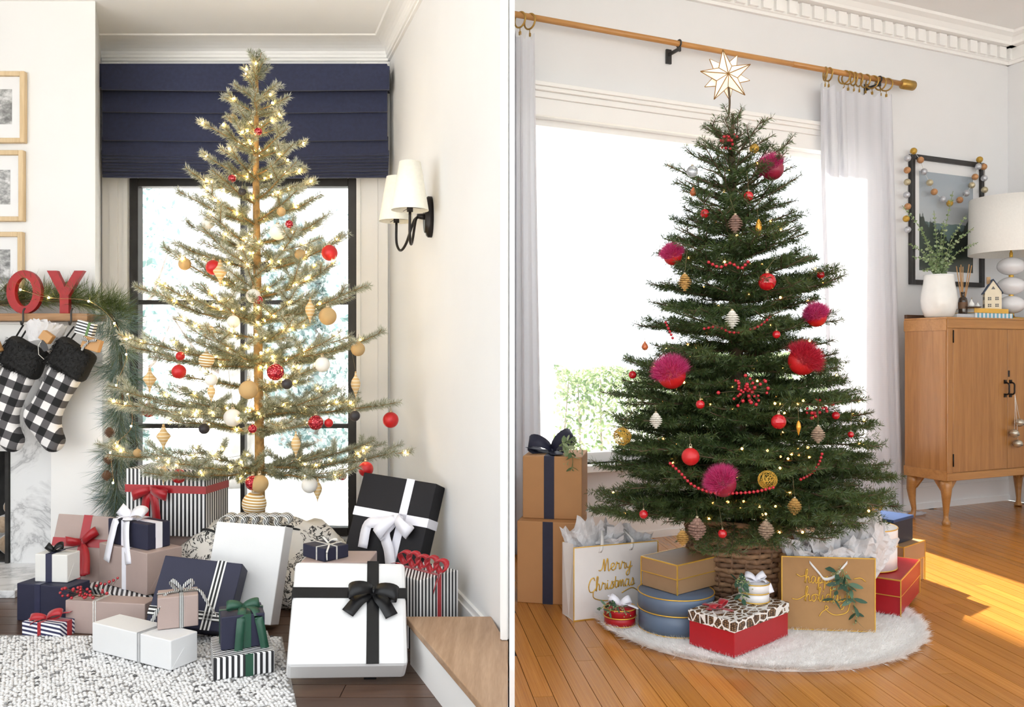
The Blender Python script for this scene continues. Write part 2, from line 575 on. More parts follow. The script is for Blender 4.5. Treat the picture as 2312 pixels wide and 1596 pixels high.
structure(MB().hexa([(p[0], p[1], ZB) for p in [(.0, 1.6), (c2.x, 1.6), (c2.x, c2.y), (c1.x + .05, c1.y + .1), (.0, 4.2)]], [(p[0], p[1], ZB + .1) for p in [(.0, 1.6), (c2.x, 1.6), (c2.x, c2.y), (c1.x + .05, c1.y + .1), (.0, 4.2)]]).build('ceiling', M_CEIL), 'white ceiling above the dentil moulding and curtain rod')
HU0, HU1, HZ0, HZ1 = .07, 2.30, .40, 2.13
WR = thing('wall_back', 'pale grey wall around the wide bright window behind the fir tree', None, WO, (0, 0, WA), kind='structure')
def B2(a, b):  # wall-frame box: v into the room is -y locally
    return (a[0], -a[1], a[2]), (b[0], -b[1], b[2])
w_ = MB()
for a, b in (((.004, -.14, 0), (HU0, 0, ZB)), ((HU1, -.14, 0), (UC + .1, 0, ZB)), ((HU0, -.14, 0), (HU1, 0, HZ0)), ((HU0, -.14, HZ1), (HU1, 0, ZB))):
    w_.box2(*B2(a, b))
w_.build('wall_surface', M_WALL_B, WR)
rw = MB().hexa([c1, c2, c2 + Vector((.1, 0, 0)), c1 + Vector((.1, 0, 0))], [p + Vector((0, 0, ZB)) for p in (c1, c2, c2 + Vector((.1, 0, 0)), c1 + Vector((.1, 0, 0)))])
structure(rw.build('wall_right', M_WALL_B), 'pale grey wall past the sideboard lamp')
# window casing, frame, panes
w2 = thing('window_2', 'wide white picture window behind the fir tree', None, WO, (0, 0, WA), kind='structure')
hd = MB()
for a, b in (((-.0 + .01, 0, HZ1), (HU1 + .11, .022, HZ1 + .085)), ((.01, 0, HZ1 + .085), (HU1 + .12, .034, HZ1 + .115)), ((.01, 0, HZ1 + .115), (HU1 + .13, .05, HZ1 + .135)), ((.01, 0, HZ1 + .135), (HU1 + .14, .062, HZ1 + .155))):
    hd.box2(*B2(a, b))
hd.build('head_casing', M_TRIM, w2, bevel=.002, seg=1)
MB().box2(*B2((HU1, 0, HZ0), (HU1 + .10, .022, HZ1))).build('side_casing', M_TRIM, w2)
MB().box2(*B2((.012, -.10, HZ0 - .035), (HU1 + .12, .07, HZ0))).build('window_sill', M_TRIM, w2, bevel=.004)
sf = MB()
for a, b in (((HU0, -.09, HZ0), (HU0 + .05, -.05, HZ1)), ((HU1 - .05, -.09, HZ0), (HU1, -.05, HZ1)), ((HU0, -.09, HZ1 - .03), (HU1, -.05, HZ1)), ((HU0, -.09, HZ0), (HU1, -.05, HZ0 + .05))):
    sf.box2(*B2(a, b))
sf.build('window_frame', M_TRIM, w2)
MB().box2(*B2((HU0 + .05, -.072, HZ0 + .05), (HU1 - .05, -.068, HZ1 - .03))).build('pane', M_GLASS, w2)
bb = MB()
for v, z1 in ((.014, .16), (.022, .135), (.03, .035)):
    bb.box2(*B2((.02, 0, 0), (UC - .002, v, z1)))
structure(bb.build('baseboard_back', M_TRIM, None, WO, (0, 0, WA)), 'white baseboard under the wooden sideboard')
e_ = Vector((math.sin(WA), -math.cos(WA), 0))
bb = MB()
for v, z1 in ((.014, .16), (.022, .135)):
    n_ = Vector((-math.cos(WA), -math.sin(WA), 0)) * v
    pp = [c1, c1 + e_ * 2.5, c1 + e_ * 2.5 + n_, c1 + n_]
    bb.hexa(pp, [p + Vector((0, 0, z1)) for p in pp])
structure(bb.build('baseboard_right', M_TRIM), 'white baseboard on the wall past the sideboard')

# dentil crown
dc = thing('trim_6', 'white crown moulding with square dentil blocks above the curtain rod', None, WO, (0, 0, WA), kind='structure')
pr = [(0, 2.85), (.02, 2.85), (.02, 2.868), (.03, 2.872), (.03, 2.95), (.085, 2.95), (.09, 2.965), (.11, 2.99), (.14, 3.005), (.145, ZB), (0, ZB)]
MB().hexa([(.01, -d, z) for d, z in pr], [(UC, -d, z) for d, z in pr]).build('moulding', M_TRIM, dc)
du = .12
_d = None
while du < UC - .05:
    if _d is None:
        _d = MB().box2((0, -.050, 2.876), (.062, -.028, 2.948)).build('dentil', M_TRIM, dc, (du, 0, 0)).data
    else:
        link('dentil', _d, dc, (du, 0, 0))
    du += .092
cr = MB()
nn = Vector((-math.cos(WA), -math.sin(WA), 0))
cr.hexa([c1 + nn * d + Vector((0, 0, z)) for d, z in pr], [c1 + e_ * 3 + nn * d + Vector((0, 0, z)) for d, z in pr])
structure(cr.build('trim_7', M_TRIM), 'white crown moulding turning the corner above the lamp')

# ---------------------------------------------------------------- outside
SNOW = mat('snow', (.95, .95, .95), .8, noise=.04, nscale=1.5)
structure(MB().box2((-40, -30, -.5), (-.2, 60, -.3)).build('ground_snow', SNOW), 'snowy ground outside the black window')
structure(MB().box2((-.2, -30, -.5), (60, 60, -.3)).build('ground_garden', mat('pale_paving', (.62, .62, .58), .8, noise=.08, nscale=2)), 'pale garden ground outside the wide window')
structure(MB().box2((-4.2, 4.46, 2.62), (-.43, 8.3, 2.70)).build('roof_sunblock', mat('sunblock_roof_paint', (.75, .75, .74), .8)), 'flat added sun-blocking roof outside the black window')  # added out of view to keep direct sun out of the left-hand room
structure(MB().box2((-.42, 4.6, -.3), (-.22, 10.6, 7.5)).build('wall_sunblock', mat('sunblock_wall_paint', (.75, .75, .74), .8)), 'tall added sun-blocking wall outside between the two windows')  # unseen sun blocker, added so only the wide window's far end gets sun

def leaf_mat(name, c1, c2, c3, trans=.3):
    if name in MATS: return MATS[name]
    t = NT(name)
    a = t.n('ShaderNodeAttribute', attribute_name='tint')
    c = t.ramp(a.outputs['Fac'], [(0., c1), (.5, c2), (1., c3)])
    t.l(c, t.b.inputs['Base Color'])
    t.b.inputs['Roughness'].default_value = .55
    tl = t.n('ShaderNodeBsdfTranslucent')
    t.l(c, tl.inputs['Color'])
    mx = t.n('ShaderNodeMixShader', i_0=trans)
    t.l(t.b.outputs[0], mx.inputs[1]); t.l(tl.outputs[0], mx.inputs[2]); t.l(mx.outputs[0], t.out.inputs[0])
    MATS[name] = t.m
    return t.m
M_FROST = leaf_mat('frosted_foliage', (.10, .20, .20), (.36, .47, .48), (.80, .84, .84))
M_HEDGE = leaf_mat('hedge_leaves', (.10, .17, .08), (.26, .36, .18), (.52, .56, .36), .35)
M_BIRCH = mat('pale_birch_bark', (.60, .58, .56), .8, noise=.25, nscale=7)
M_TWIG = mat('grey_twig', (.42, .36, .33), .8, noise=.2)
def leaf_cloud(n, cfun, size, seed):
    g = np.random.default_rng(seed)
    P = cfun(g, n)
    a = g.normal(0, 1, (n, 3)); a /= np.linalg.norm(a, axis=1)[:, None]
    b = np.cross(a, g.normal(0, 1, (n, 3))); b /= np.linalg.norm(b, axis=1)[:, None]
    s_ = size * g.uniform(.5, 1.3, n)[:, None]
    V = np.stack([P - a * s_, P - b * s_ * .5, P + a * s_, P + b * s_ * .5], 1).reshape(-1, 3)
    return V, np.arange(4 * n).reshape(-1, 4), np.repeat(g.random(n) ** .8, 4)

def birch(x, y, r, label, lean=0., branches=5):
    t = thing('birch_tree', label, 'tree', (x, y, -.3), group='pale trees outside the black window')
    MB().tube([(lean * k / 8, 0, k * .9) for k in range(9)], [r * (1 - .05 * k) for k in range(9)], 10).build('trunk', M_BIRCH, t)
    m_ = MB()
    for k in range(branches):
        z = 1.0 + k * .7
        a = rnd.uniform(0, 2 * PI); L = rnd.uniform(.5, .9)
        p0 = Vector((lean * z / 7.2, 0, z)); d = Vector((math.cos(a), .4 * math.sin(a), .5))
        m_.tube([p0, p0 + d * L * .5, p0 + d * L + Vector((0, 0, .3))], [.03, .02, .006], 5)
    m_.build('branch', M_TWIG, t)
    return t
birch(-2.62, 8.0, .165, 'broad pale trunk seen through the upper left panes')
birch(-4.2, 9.5, .12, 'slim pale trunk near the garland side of the window', -.2)
birch(-1.55, 10.5, .12, 'slim pale trunk near the wall lamp side of the window', .2)
birch(-3.9, 15.2, .17, 'distant pale trunk in the middle of the window', .1)
def frost_tree(x, y, R_, h, n, label, seed):
    t = thing('frosted_conifer', label, 'tree', (x, y, -.3), group='frosted evergreens outside the black window')
    MB().tube([(0, 0, 0), (0, 0, h * .5), (0, 0, h)], [.07, .05, .01], 6).build('trunk', M_TWIG, t)
    def cf(g, n):
        z = g.random(n) ** 1.2
        rr = R_ * (1 - z * .85) * np.sqrt(g.random(n)) * (.75 + .25 * np.sin(z * 40))
        a = g.random(n) * 2 * PI
        return np.stack([rr * np.cos(a), rr * np.sin(a), .2 + z * h], 1)
    V, Q, u = leaf_cloud(n, cf, .05, seed)
    tag(np_mesh('foliage', V, Q, M_FROST, t, u), kind='stuff')
for i, (x, y, R_, h, n, lb) in enumerate([
        (-3.6, 7.2, .9, 3.6, 5000, 'frosted evergreen against the upper left panes'),
        (-2.25, 9.7, .50, 2.4, 3000, 'small frosted evergreen in the middle panes'),
        (-1.35, 8.4, .7, 2.6, 3600, 'frosted evergreen by the wall lamp side panes'),
        (-5.6, 12.4, 1.5, 6.0, 6500, 'tall frosted evergreen far behind the garland'),
        (-3.15, 11.6, .9, 3.4, 5000, 'rounded frosted evergreen far behind the tree trunk'),
        (-1.9, 13.5, 1.7, 6.5, 6000, 'tall frosted evergreen far behind the shade')]):
    frost_tree(x, y, R_, h, n, lb, 100 + i)
# hedge outside the right window
hg = thing('garden_hedge', 'sunlit green hedge outside the wide window', 'hedge', (1.7, 8.6, -.3))
def cfh(g, n):
    x = g.uniform(-1.25, 4.2, n); yv = g.uniform(-.45, .5, n)
    top = 1.12 + .06 * np.sin(x * 3) + .05 * np.sin(x * 7.3) + np.clip(x + .5, 0, 4) * .06
    z = top * (1 - g.random(n) ** 2.2)
    return np.stack([x, yv + .12 * np.sin(x * 5 + z * 4), z], 1)
V, Q, u = leaf_cloud(15000, cfh, .035, 77)
tag(np_mesh('foliage', V, Q, M_HEDGE, hg, u), kind='stuff')
st = MB()
for k in range(26):
    x = -1.2 + k * .21
    st.tube([(x, 0, 0), (x + rnd.uniform(-.1, .1), rnd.uniform(-.2, .2), 1.0)], [.015, .006], 5)
st.build('stem', M_TWIG, hg)

# ---------------------------------------------------------------- navy roman shade
M_NAVYCLOTH = mat('navy_linen', S((40, 46, 74)), .9, noise=.12, nscale=60, bump=.25, bscale=700, sheen=.2)
rs = thing('roman_shade', 'navy linen roman shade with stacked folds over the black window', 'shade', at(554, 150, 4.2))
def shade_fold(name, px0, px1, y0, y1, d0, d1, sag=0., bow=0.):
    """one cloth fold: depth offset d0 at the top to d1 at the lower lip"""
    n = 24
    rings_ = []
    o = Vector(rs.location)
    for k in range(n + 1):
        px = px0 + (px1 - px0) * k / n
        sg = sag * math.sin(PI * k / n)
        prof = []
        for j in range(6):
            t = j / 5
            prof.append(at(px, y0 + (y1 - y0) * t + sg * t, 4.2 - d0 - (d1 - d0) * t - bow * math.sin(PI * t)) - o)
        back = [p + Vector((0, .012, 0)) for p in reversed(prof)]
        rings_.append(prof + back)
    return MB().rings(rings_, smooth=False).build(name, M_NAVYCLOTH, rs)
shade_fold('valance', 229, 879, 149, 202, .06, .07, 3)
MB().box2((-.715, -.055, -.12), (.715, .05, -.005)).build('headrail', M_NAVYCLOTH, rs)
shade_fold('fold', 231, 874, 196, 252, .005, .035, 3, .004)
shade_fold('fold', 231, 874, 247, 316, .005, .04, 3, .004)
shade_fold('fold', 230, 876, 308, 345, .005, .045, 5, .006)
for k in range(8):
    shade_fold('pleat', 229 + k * .3, 878 - k * .4, 339 + k * 7.2, 350 + k * 7.2, .02, .05 + .002 * (k % 3), 5 - k * .5, .007)

# ---------------------------------------------------------------- double wall lamp
def wall_dir(): return Vector((-.33, 1, 0)).normalized()
sc_d = 3.386
sco = thing('wall_lamp', 'black double arm wall lamp with two cream tapered shades', 'wall lamp', (wallA_x(sc_d), sc_d, 1.509))
wd_, wn_ = wall_dir(), _nr
Mrot = Matrix((wd_, wn_, Vector((0, 0, 1)))).transposed().to_4x4()   # local x along wall (away), y out of wall
M_BRONZE = mat('dark_bronze', (.022, .018, .017), .38, metal=.6, noise=.2)
M_LSHADE = mat('cream_linen_shade', (.90, .87, .76), .85, noise=.03, nscale=90, bump=.1, bscale=900)
def loc3(x, y, z): return Mrot @ Vector((x, y, z))
pm = MB()
pm.rings([[loc3(.038 * s_ * math.cos(a), y_, .083 * s_ * math.sin(a)) for a in [2 * PI * k / 28 for k in range(28)]] for s_, y_ in ((1., .001), (1., .016), (.93, .022), (.8, .024), (.78, .030))])
pm.build('wall_plate', M_BRONZE, sco)
MB().tube([loc3(0, .02, 0), loc3(0, .06, 0)], [.014, .010], 12).build('hub', M_BRONZE, sco)
for dx, tail in ((-.13, .0), (.155, .0)):
    end = Vector((dx, .115, -.005))
    arm = smooth_path([loc3(0, .055, 0), loc3(dx * .15, .07, -.02), loc3(dx * .45, .09, -.10), loc3(dx * .75, .105, -.125), loc3(dx * .97, .115, -.09), loc3(dx, .115, -.005)], 6)
    MB().tube(arm, .0055, 8).build('arm', M_BRONZE, sco)
    MB().tube([loc3(dx, .115, -.006), loc3(dx, .115, .020)], .012, 12).build('socket', M_BRONZE, sco)
    sh = MB()
    cc = loc3(dx, .115, 0)
    prof = [(.072, .0), (.041, .185), (.0395, .185), (.0705, .0)]
    sh.rings([[cc + Vector((r * math.cos(2 * PI * k / 32), r * math.sin(2 * PI * k / 32), z)) for k in range(32)] for r, z in prof + [prof[0]]], cap=False)
    sh.build('lamp_shade', M_LSHADE, sco)
    hb = MB()
    for k in range(3):
        a = 2 * PI * k / 3
        hb.tube([cc + Vector((0, 0, .012)), cc + Vector((.068 * math.cos(a), .068 * math.sin(a), .006))], .0012, 5)
    hb.build('shade_spider', M_BRONZE, sco)
    MB().sphere(cc + Vector((0, 0, .06)), .022, 12, 8, 1.4).build('bulb', mat('warm_lamp_bulb', (1, .9, .7), .4, emit=(1, .78, .48), estr=1.2), sco)

# ---------------------------------------------------------------- fireplace
def marble_mat():
    t = NT('white_marble')
    co = t.coord(scale=(2.2, 2.2, 2.2), rot=(.2, .5, 0))
    w = t.n('ShaderNodeTexNoise', i_Scale=1.3, i_Detail=8., i_Roughness=.62, i_Distortion=1.4)
    t.l(co, w.inputs['Vector'])
    v = t.math('ABSOLUTE', t.math('SUBTRACT', w.outputs[0], .5))
    c = t.ramp(v, [(0., (.44, .44, .45)), (.018, (.66, .66, .66)), (.07, (.80, .80, .80))])
    t.l(c, t.b.inputs['Base Color'])
    t.b.inputs['Roughness'].default_value = .25
    return t.m
M_MARBLE = marble_mat()
fp = thing('fireplace', 'white fireplace surround with veined marble and rough wood mantel shelf', 'fireplace', (-2.4, YB, 0))
def W(a, b, name, m, bevel=0.):
    o = Vector((-2.4, YB, 0))
    return MB().box2(Vector(a) - o, Vector(b) - o).build(name, m, fp, bevel=bevel)
W((FX1, YB - .012, .03), (-2.03, YB + .0, .99), 'marble_slip', M_MARBLE)
W((-3.3, YB - .012, FZ1), (FX1, YB, .99), 'marble_header', M_MARBLE)
W((-3.3, 3.30, 0), (-1.95, YB, .03), 'marble_hearth', M_MARBLE, .003)
W((-2.018, 3.68, .0), (-1.790, YB, .966), 'pilaster', M_TRIM, .003)
W((-3.3, 3.675, .962), (-1.790, YB, 1.088), 'frieze', M_TRIM, .003)
W((-3.3, 3.655, 1.086), (-1.765, YB, 1.098), 'mantel_lip', M_TRIM, .003)
W((-3.3, 3.58, 1.0985), (-1.807, YB, 1.131), 'mantel_shelf', wood('mantel_oak', (.40, .225, .11), (.24, .12, .05), 'x', 22, .6, 0., 0.), .003)
SOOT = mat('sooty_brick', (.03, .028, .027), .9, noise=.4, nscale=15)
W((FX0, 4.22, FZ0), (FX1, 4.24, FZ1), 'firebox_back', SOOT)
W((FX1 - .02, YB - .02, FZ0), (FX1 - .004, 4.22, FZ1), 'firebox_side', SOOT)
W((FX0, YB - .0, FZ0), (FX1 - .02, 4.22, FZ0 + .005), 'firebox_floor', SOOT)
M_LOGEND = wood('cut_log_end', (.62, .47, .33), (.42, .29, .19), 'y', 12, .8, 0., 0.)
for i, (x, z, r, lb) in enumerate([(-2.31, .085, .048, 'lowest birch log in the firebox beside the marble'), (-2.335, .175, .042, 'birch log resting on the lowest log in the firebox'), (-2.42, .09, .055, 'birch log deeper in the firebox pile'), (-2.30, .255, .034, 'topmost thin birch log of the firebox pile')]):
    lg = thing('birch_log', lb, 'log', (x, 3.86, z), group='logs in the firebox')
    MB().tube([(0, 0, 0), (0, .28, .01)], r, 14).build('bark', M_BIRCH, lg)
    MB().tube([(0, -.003, 0), (0, .002, 0)], r * .9, 14).build('cut_end', M_LOGEND, lg)

# ---------------------------------------------------------------- framed prints
M_FRAMEWOOD = wood('pale_oak_frame', (.66, .51, .32), (.54, .39, .22), 'z', 20, .55, 0., .05)
M_MATTE = mat('print_mount', (.86, .86, .87), .8, noise=.01)
def print_mat(name, seed, dark=.05):
    t = NT(name)
    co = t.coord(scale=(7, 7, 11))
    nz = t.n('ShaderNodeTexNoise', i_Scale=2.2, i_Detail=7., i_Roughness=.7, noise_dimensions='4D', i_W=float(seed))
    t.l(co, nz.inputs['Vector'])
    t.l(t.ramp(nz.outputs[0], [(.35, dark), (.48, .28), (.56, .55), (.66, .8)]), t.b.inputs['Base Color'])
    t.b.inputs['Roughness'].default_value = .3
    return t.m
for i, (xr, y0, y1, pr_, lb) in enumerate([(58, 162, 323, (18, 201, 280), 'top pale wood frame with black and white building print'), (55, 340, 500, (22, 383, 461), 'middle pale wood frame with black and white cove print'), (53, 524, 690, (20, 563, 640), 'lowest pale wood frame with black and white print behind the letters')]):
    D = 3.735
    a, b = at(xr, y1, D), at(xr, y0, D)
    hgt = b.z - a.z; wdt = hgt * 1.0
    f = thing('framed_print', lb, 'picture', (a.x, D, a.z), group='pale wood frames on the chimney breast')
    bw = .021
    MB().box2((-bw, -.012, 0), (0, .014, hgt)).build('frame_rail', M_FRAMEWOOD, f, bevel=.002, seg=1)
    MB().box2((-wdt, -.012, 0), (-wdt + bw, .014, hgt)).build('frame_rail', M_FRAMEWOOD, f, bevel=.002, seg=1)
    MB().box2((-wdt + bw, -.012, 0), (-bw, .014, bw)).build('frame_rail', M_FRAMEWOOD, f, bevel=.002, seg=1)
    MB().box2((-wdt + bw, -.012, hgt - bw), (-bw, .014, hgt)).build('frame_rail', M_FRAMEWOOD, f, bevel=.002, seg=1)
    MB().box2((-wdt + bw, .004, bw), (-bw, .010, hgt - bw)).build('mount', M_MATTE, f)
    pa, pb = at(26 if i == 0 else 22, pr_[2], D), at(0, pr_[1], D)
    MB().box2((-wdt * .72, .0025, pa.z - a.z), (pa.x - a.x, .0038, pb.z - a.z)).build('print', print_mat('bw_print_%d' % i, i * 7.3 + 2), f)
    MB().box2((-wdt + bw, -.002, bw), (-bw, .0, hgt - bw)).build('glazing', M_GLASS, f)

# ---------------------------------------------------------------- red letters
M_REDLET = mat('red_painted_wood', S((150, 16, 22)), .5, noise=.12, nscale=40)
DL = 3.63
zs = 1.131
def px2x(px, D): return (px - CX) / F * D
sy_ = DL / F
lo = thing('letter_o', 'red wooden letter O standing on the mantel', 'letter', (px2x(57, DL), DL, zs), group='red letters on the mantel')
h_ = 98 * sy_; w_o = 39 * sy_
outer = [(w_o * math.cos(a), h_ / 2 + h_ / 2 * math.sin(a)) for a in [2 * PI * k / 40 for k in range(40)]]
inner = [(w_o * .52 * math.cos(a), h_ / 2 + h_ / 2 * .66 * math.sin(a)) for a in [2 * PI * k / 40 for k in range(40)]]
m_ = MB()
m_.rings([[(p[0], y_, p[1]) for p in q] for q, y_ in ((outer, -.012), (outer, .012), (inner, .012), (inner, -.012), (outer, -.012))], cap=False, smooth=False)
m_.build('letter_body', M_REDLET, lo)
ly = thing('letter_y', 'red wooden letter Y standing on the mantel shelf end', 'letter', (px2x(149, DL), DL, zs), group='red letters on the mantel')
q = sy_
yp = [(-11 * q, 0), (9 * q, 0), (9 * q, 42 * q), (43 * q, 97 * q), (22 * q, 97 * q), (0, 60 * q), (-18 * q, 97 * q), (-40 * q, 97 * q), (-11 * q, 43 * q)]
MB().prism(yp, -.012, .012).build('letter_body', M_REDLET, ly)

# ---------------------------------------------------------------- pine garland
def needle_mat(name, c1, c2, c3, trans=.25, rough=.45):
    m = leaf_mat(name, c1, c2, c3, trans)
    m.node_tree.nodes['Principled BSDF'].inputs['Roughness'].default_value = rough
    return m
M_PINE = needle_mat('long_pine_needles', (.022, .045, .014), (.06, .10, .028), (.20, .24, .07))
M_PINEB = needle_mat('blue_pine_needles', (.03, .07, .06), (.10, .18, .17), (.30, .40, .40))
M_BARK = mat('brown_twig', (.10, .06, .035), .8, noise=.25)
def pts_px(lst): return [at(px, py, D) for px, py, D in lst]
gar = thing('pine_garland', 'green pine garland trailing along the mantel and down beside the window', 'garland', at(120, 700, 3.66))
o_ = Vector(gar.location)
pathA = smooth_path(pts_px([(-60, 690, 3.68), (20, 683, 3.68), (80, 678, 3.68), (140, 680, 3.67), (195, 690, 3.66), (240, 700, 3.65), (262, 725, 3.64)]), 8)
pathB = smooth_path(pts_px([(240, 700, 3.65), (264, 735, 3.64), (272, 800, 3.64), (276, 870, 3.65), (274, 940, 3.66), (268, 1010, 3.66), (262, 1070, 3.66), (264, 1115, 3.66), (268, 1135, 3.66)]), 8)
for nm, path, mm, ln, sd in (('mantel_run', pathA, M_PINE, .085, 5), ('hanging_run', pathB, M_PINEB, .095, 6)):
    stem = MB().tube([p - o_ for p in path], .006, 6).build(nm, M_BARK, gar)
    A, B = [], []
    g = random.Random(sd)
    for i in range(len(path) - 1):
        p, q_ = path[i] - o_, path[i + 1] - o_
        A.append(p); B.append(q_)
        for k in range(2):
            d = (q_ - p).normalized() * .8 + Vector((g.uniform(-1, 1), g.uniform(-.6, .4), g.uniform(-1, 1)))
            if nm == 'mantel_run': d.z = abs(d.z) * .8
            d.normalize()
            tw = p + d * g.uniform(.03, .085) * (1 if nm == 'mantel_run' else .8 if i > len(path) * .7 else 1.0)
            A.append(p); B.append(tw)
    V, Q, u, r_ = blades(A, B, 520, ln, .0016, (18, 50), .25 if nm == 'hanging_run' else .05, 0, sd)
    tint = np.clip(.25 + .5 * r_ + .25 * u, 0, 1)
    if nm == 'hanging_run':
        V[:, 1] = np.minimum(V[:, 1], 3.70 - o_.y + .3)
    tag(np_mesh('needles', V, Q, mm, stem, tint), kind='stuff')
    if nm == 'hanging_run':
        V, Q, u, r_ = blades(A, B, 260, .08, .0016, (18, 50), .25, 0, sd + 50)
        tag(np_mesh('needles', V, Q, M_PINE, stem, np.clip(.2 + .6 * r_, 0, 1)), kind='stuff')
M_CONE = mat('brown_pine_cone', (.16, .085, .05), .7, noise=.3, nscale=60)
def cone_mesh(mb, c, r, h, rows=8, per=8, tipz=-1, scale_out=1.25, M=None):
    """pine cone with separate scales; stem end up"""
    c = Vector(c)
    core = [(max(r * .72 * math.sin(PI * (k / 8 * .9 + .08)), .0005), -h * k / 8) for k in range(9)]
    mb.lathe(core, 10, c)
    for i in range(rows):
        t = (i + .5) / rows
        rr = r * math.sin(PI * (t * .88 + .1))
        z = -h * t
        for k in range(per):
            a = 2 * PI * (k + .5 * (i % 2)) / per
            d = Vector((math.cos(a), math.sin(a), 0)); s_ = Vector((-math.sin(a), math.cos(a), 0))
            b0 = c + d * rr * .6 + Vector((0, 0, z + h * .05)); b1 = c + d * rr * scale_out * .95 + Vector((0, 0, z - h * .05))
            w = 2 * PI * rr / per * .55
            th = Vector((0, 0, h * .022))
            mb.hexa([b0 - s_ * w * .6, b0 + s_ * w * .6, b1 + s_ * w, b1 - s_ * w], [b0 - s_ * w * .6 + th, b0 + s_ * w * .6 + th, b1 + s_ * w * .8 + th, b1 - s_ * w * .8 + th])
    return mb
for i, (px, py, lb) in enumerate([(247, 965, 'x'), (245, 1025, 'y'), (241, 1062, 'z'), (18, 640, 'w'), (150, 637, 'v')]):
    cone_mesh(MB(), at(px, py, 3.60 if py > 700 else 3.71) - o_, .018, .045).build('pine_cone', M_CONE, gar)
M_BULB = mat('warm_fairy_bulb', (1, .8, .5), .4, emit=(1.0, .66, .27), estr=100.)
M_BULBB = mat('amber_fairy_bulb', (1, .7, .4), .4, emit=(1.0, .42, .09), estr=14.)
_b = MB().sphere((0, 0, 0), .0042, 8, 6).build('bulb', M_BULB)
bulb_me = _b.data
bpy.data.objects.remove(_b)
gl = thing('garland_lights', 'warm fairy lights tucked into the pine garland by the fireplace', 'string lights', at(262, 900, 3.6))
g0 = Vector(gl.location)
gp = pts_px([(46, 654, 3.59), (110, 672, 3.60), (200, 680, 3.58), (258, 730, 3.57), (285, 800, 3.57), (262, 870, 3.57), (288, 890, 3.57), (296, 962, 3.57), (262, 1000, 3.57), (249, 1022, 3.57), (255, 1090, 3.57)])
for p in gp: link('bulb', bulb_me, gl, p - g0)
MB().tube([p - g0 + Vector((0, .006, 0)) for p in smooth_path(gp, 5)], .001, 4).build('wire', mat('copper_wire', (.5, .33, .16), .4, metal=.8), gl)

# ---------------------------------------------------------------- stockings
def plaid_mat():
    t = NT('buffalo_plaid')
    sp = t.n('ShaderNodeSeparateXYZ')
    t.l(t.coord(rot=(0, math.radians(0), 0)), sp.inputs[0])
    p = .068
    a = t.math('GREATER_THAN', t.math('FRACT', t.math('ADD', t.math('MULTIPLY', sp.outputs[0], 1 / p), 20.2)), .5)
    b = t.math('GREATER_THAN', t.math('FRACT', t.math('ADD', t.math('MULTIPLY', sp.outputs[2], 1 / p), 20.1)), .5)
    s_ = t.math('MULTIPLY', t.math('ADD', a, b), .5)
    nz = t.n('ShaderNodeTexNoise', i_Scale=500., i_Detail=1.)
    t.l(t.coord(), nz.inputs['Vector'])
    t.l(t.ramp(t.math('ADD', s_, t.math('MULTIPLY', t.math('SUBTRACT', nz.outputs[0], .5), .2)), [(0.1, (.83, .81, .80)), (.35, (.12, .115, .12)), (.65, (.10, .095, .10)), (.9, (.012, .012, .013))]), t.b.inputs['Base Color'])
    t.b.inputs['Roughness'].default_value = .95
    t.bump(nz.outputs[0], .3, .003)
    return t.m
M_PLAID = plaid_mat()
M_FUR = mat('black_faux_fur', (.010, .0095, .0095), .85, noise=.3, nscale=80)
def puff(poly, th):
    n = len(poly)
    P = [Vector((p[0], 0, p[1])) for p in poly]
    nr = []
    for i in range(n):
        t = (P[(i + 1) % n] - P[i - 1]).normalized()
        nr.append(Vector((-t.z, 0, t.x)))
    area = sum(P[i].x * P[(i + 1) % n].z - P[(i + 1) % n].x * P[i].z for i in range(n))
    if area < 0: nr = [-q for q in nr]
    levels = [(-th, .022), (-th * .85, .010), (-th * .45, .002), (0, 0), (th * .45, .002), (th * .85, .010), (th, .022)]
    return MB().rings([[P[i] + nr[i] * ins + Vector((0, y_, 0)) for i in range(n)] for y_, ins in levels])
def smooth2(poly, k=4):
    n = len(poly)
    q = [Vector((p[0], p[1], 0)) for p in poly]
    out = []
    for i in range(n):
        a, b, c, d = q[i - 1], q[i], q[(i + 1) % n], q[(i + 2) % n]
        for j in range(k):
            t = j / k
            v = .5 * ((2 * b) + (c - a) * t + (2 * a - 5 * b + 4 * c - d) * t * t + (3 * b - a - 3 * c + d) * t ** 3)
            out.append((v.x, v.y))
    return out
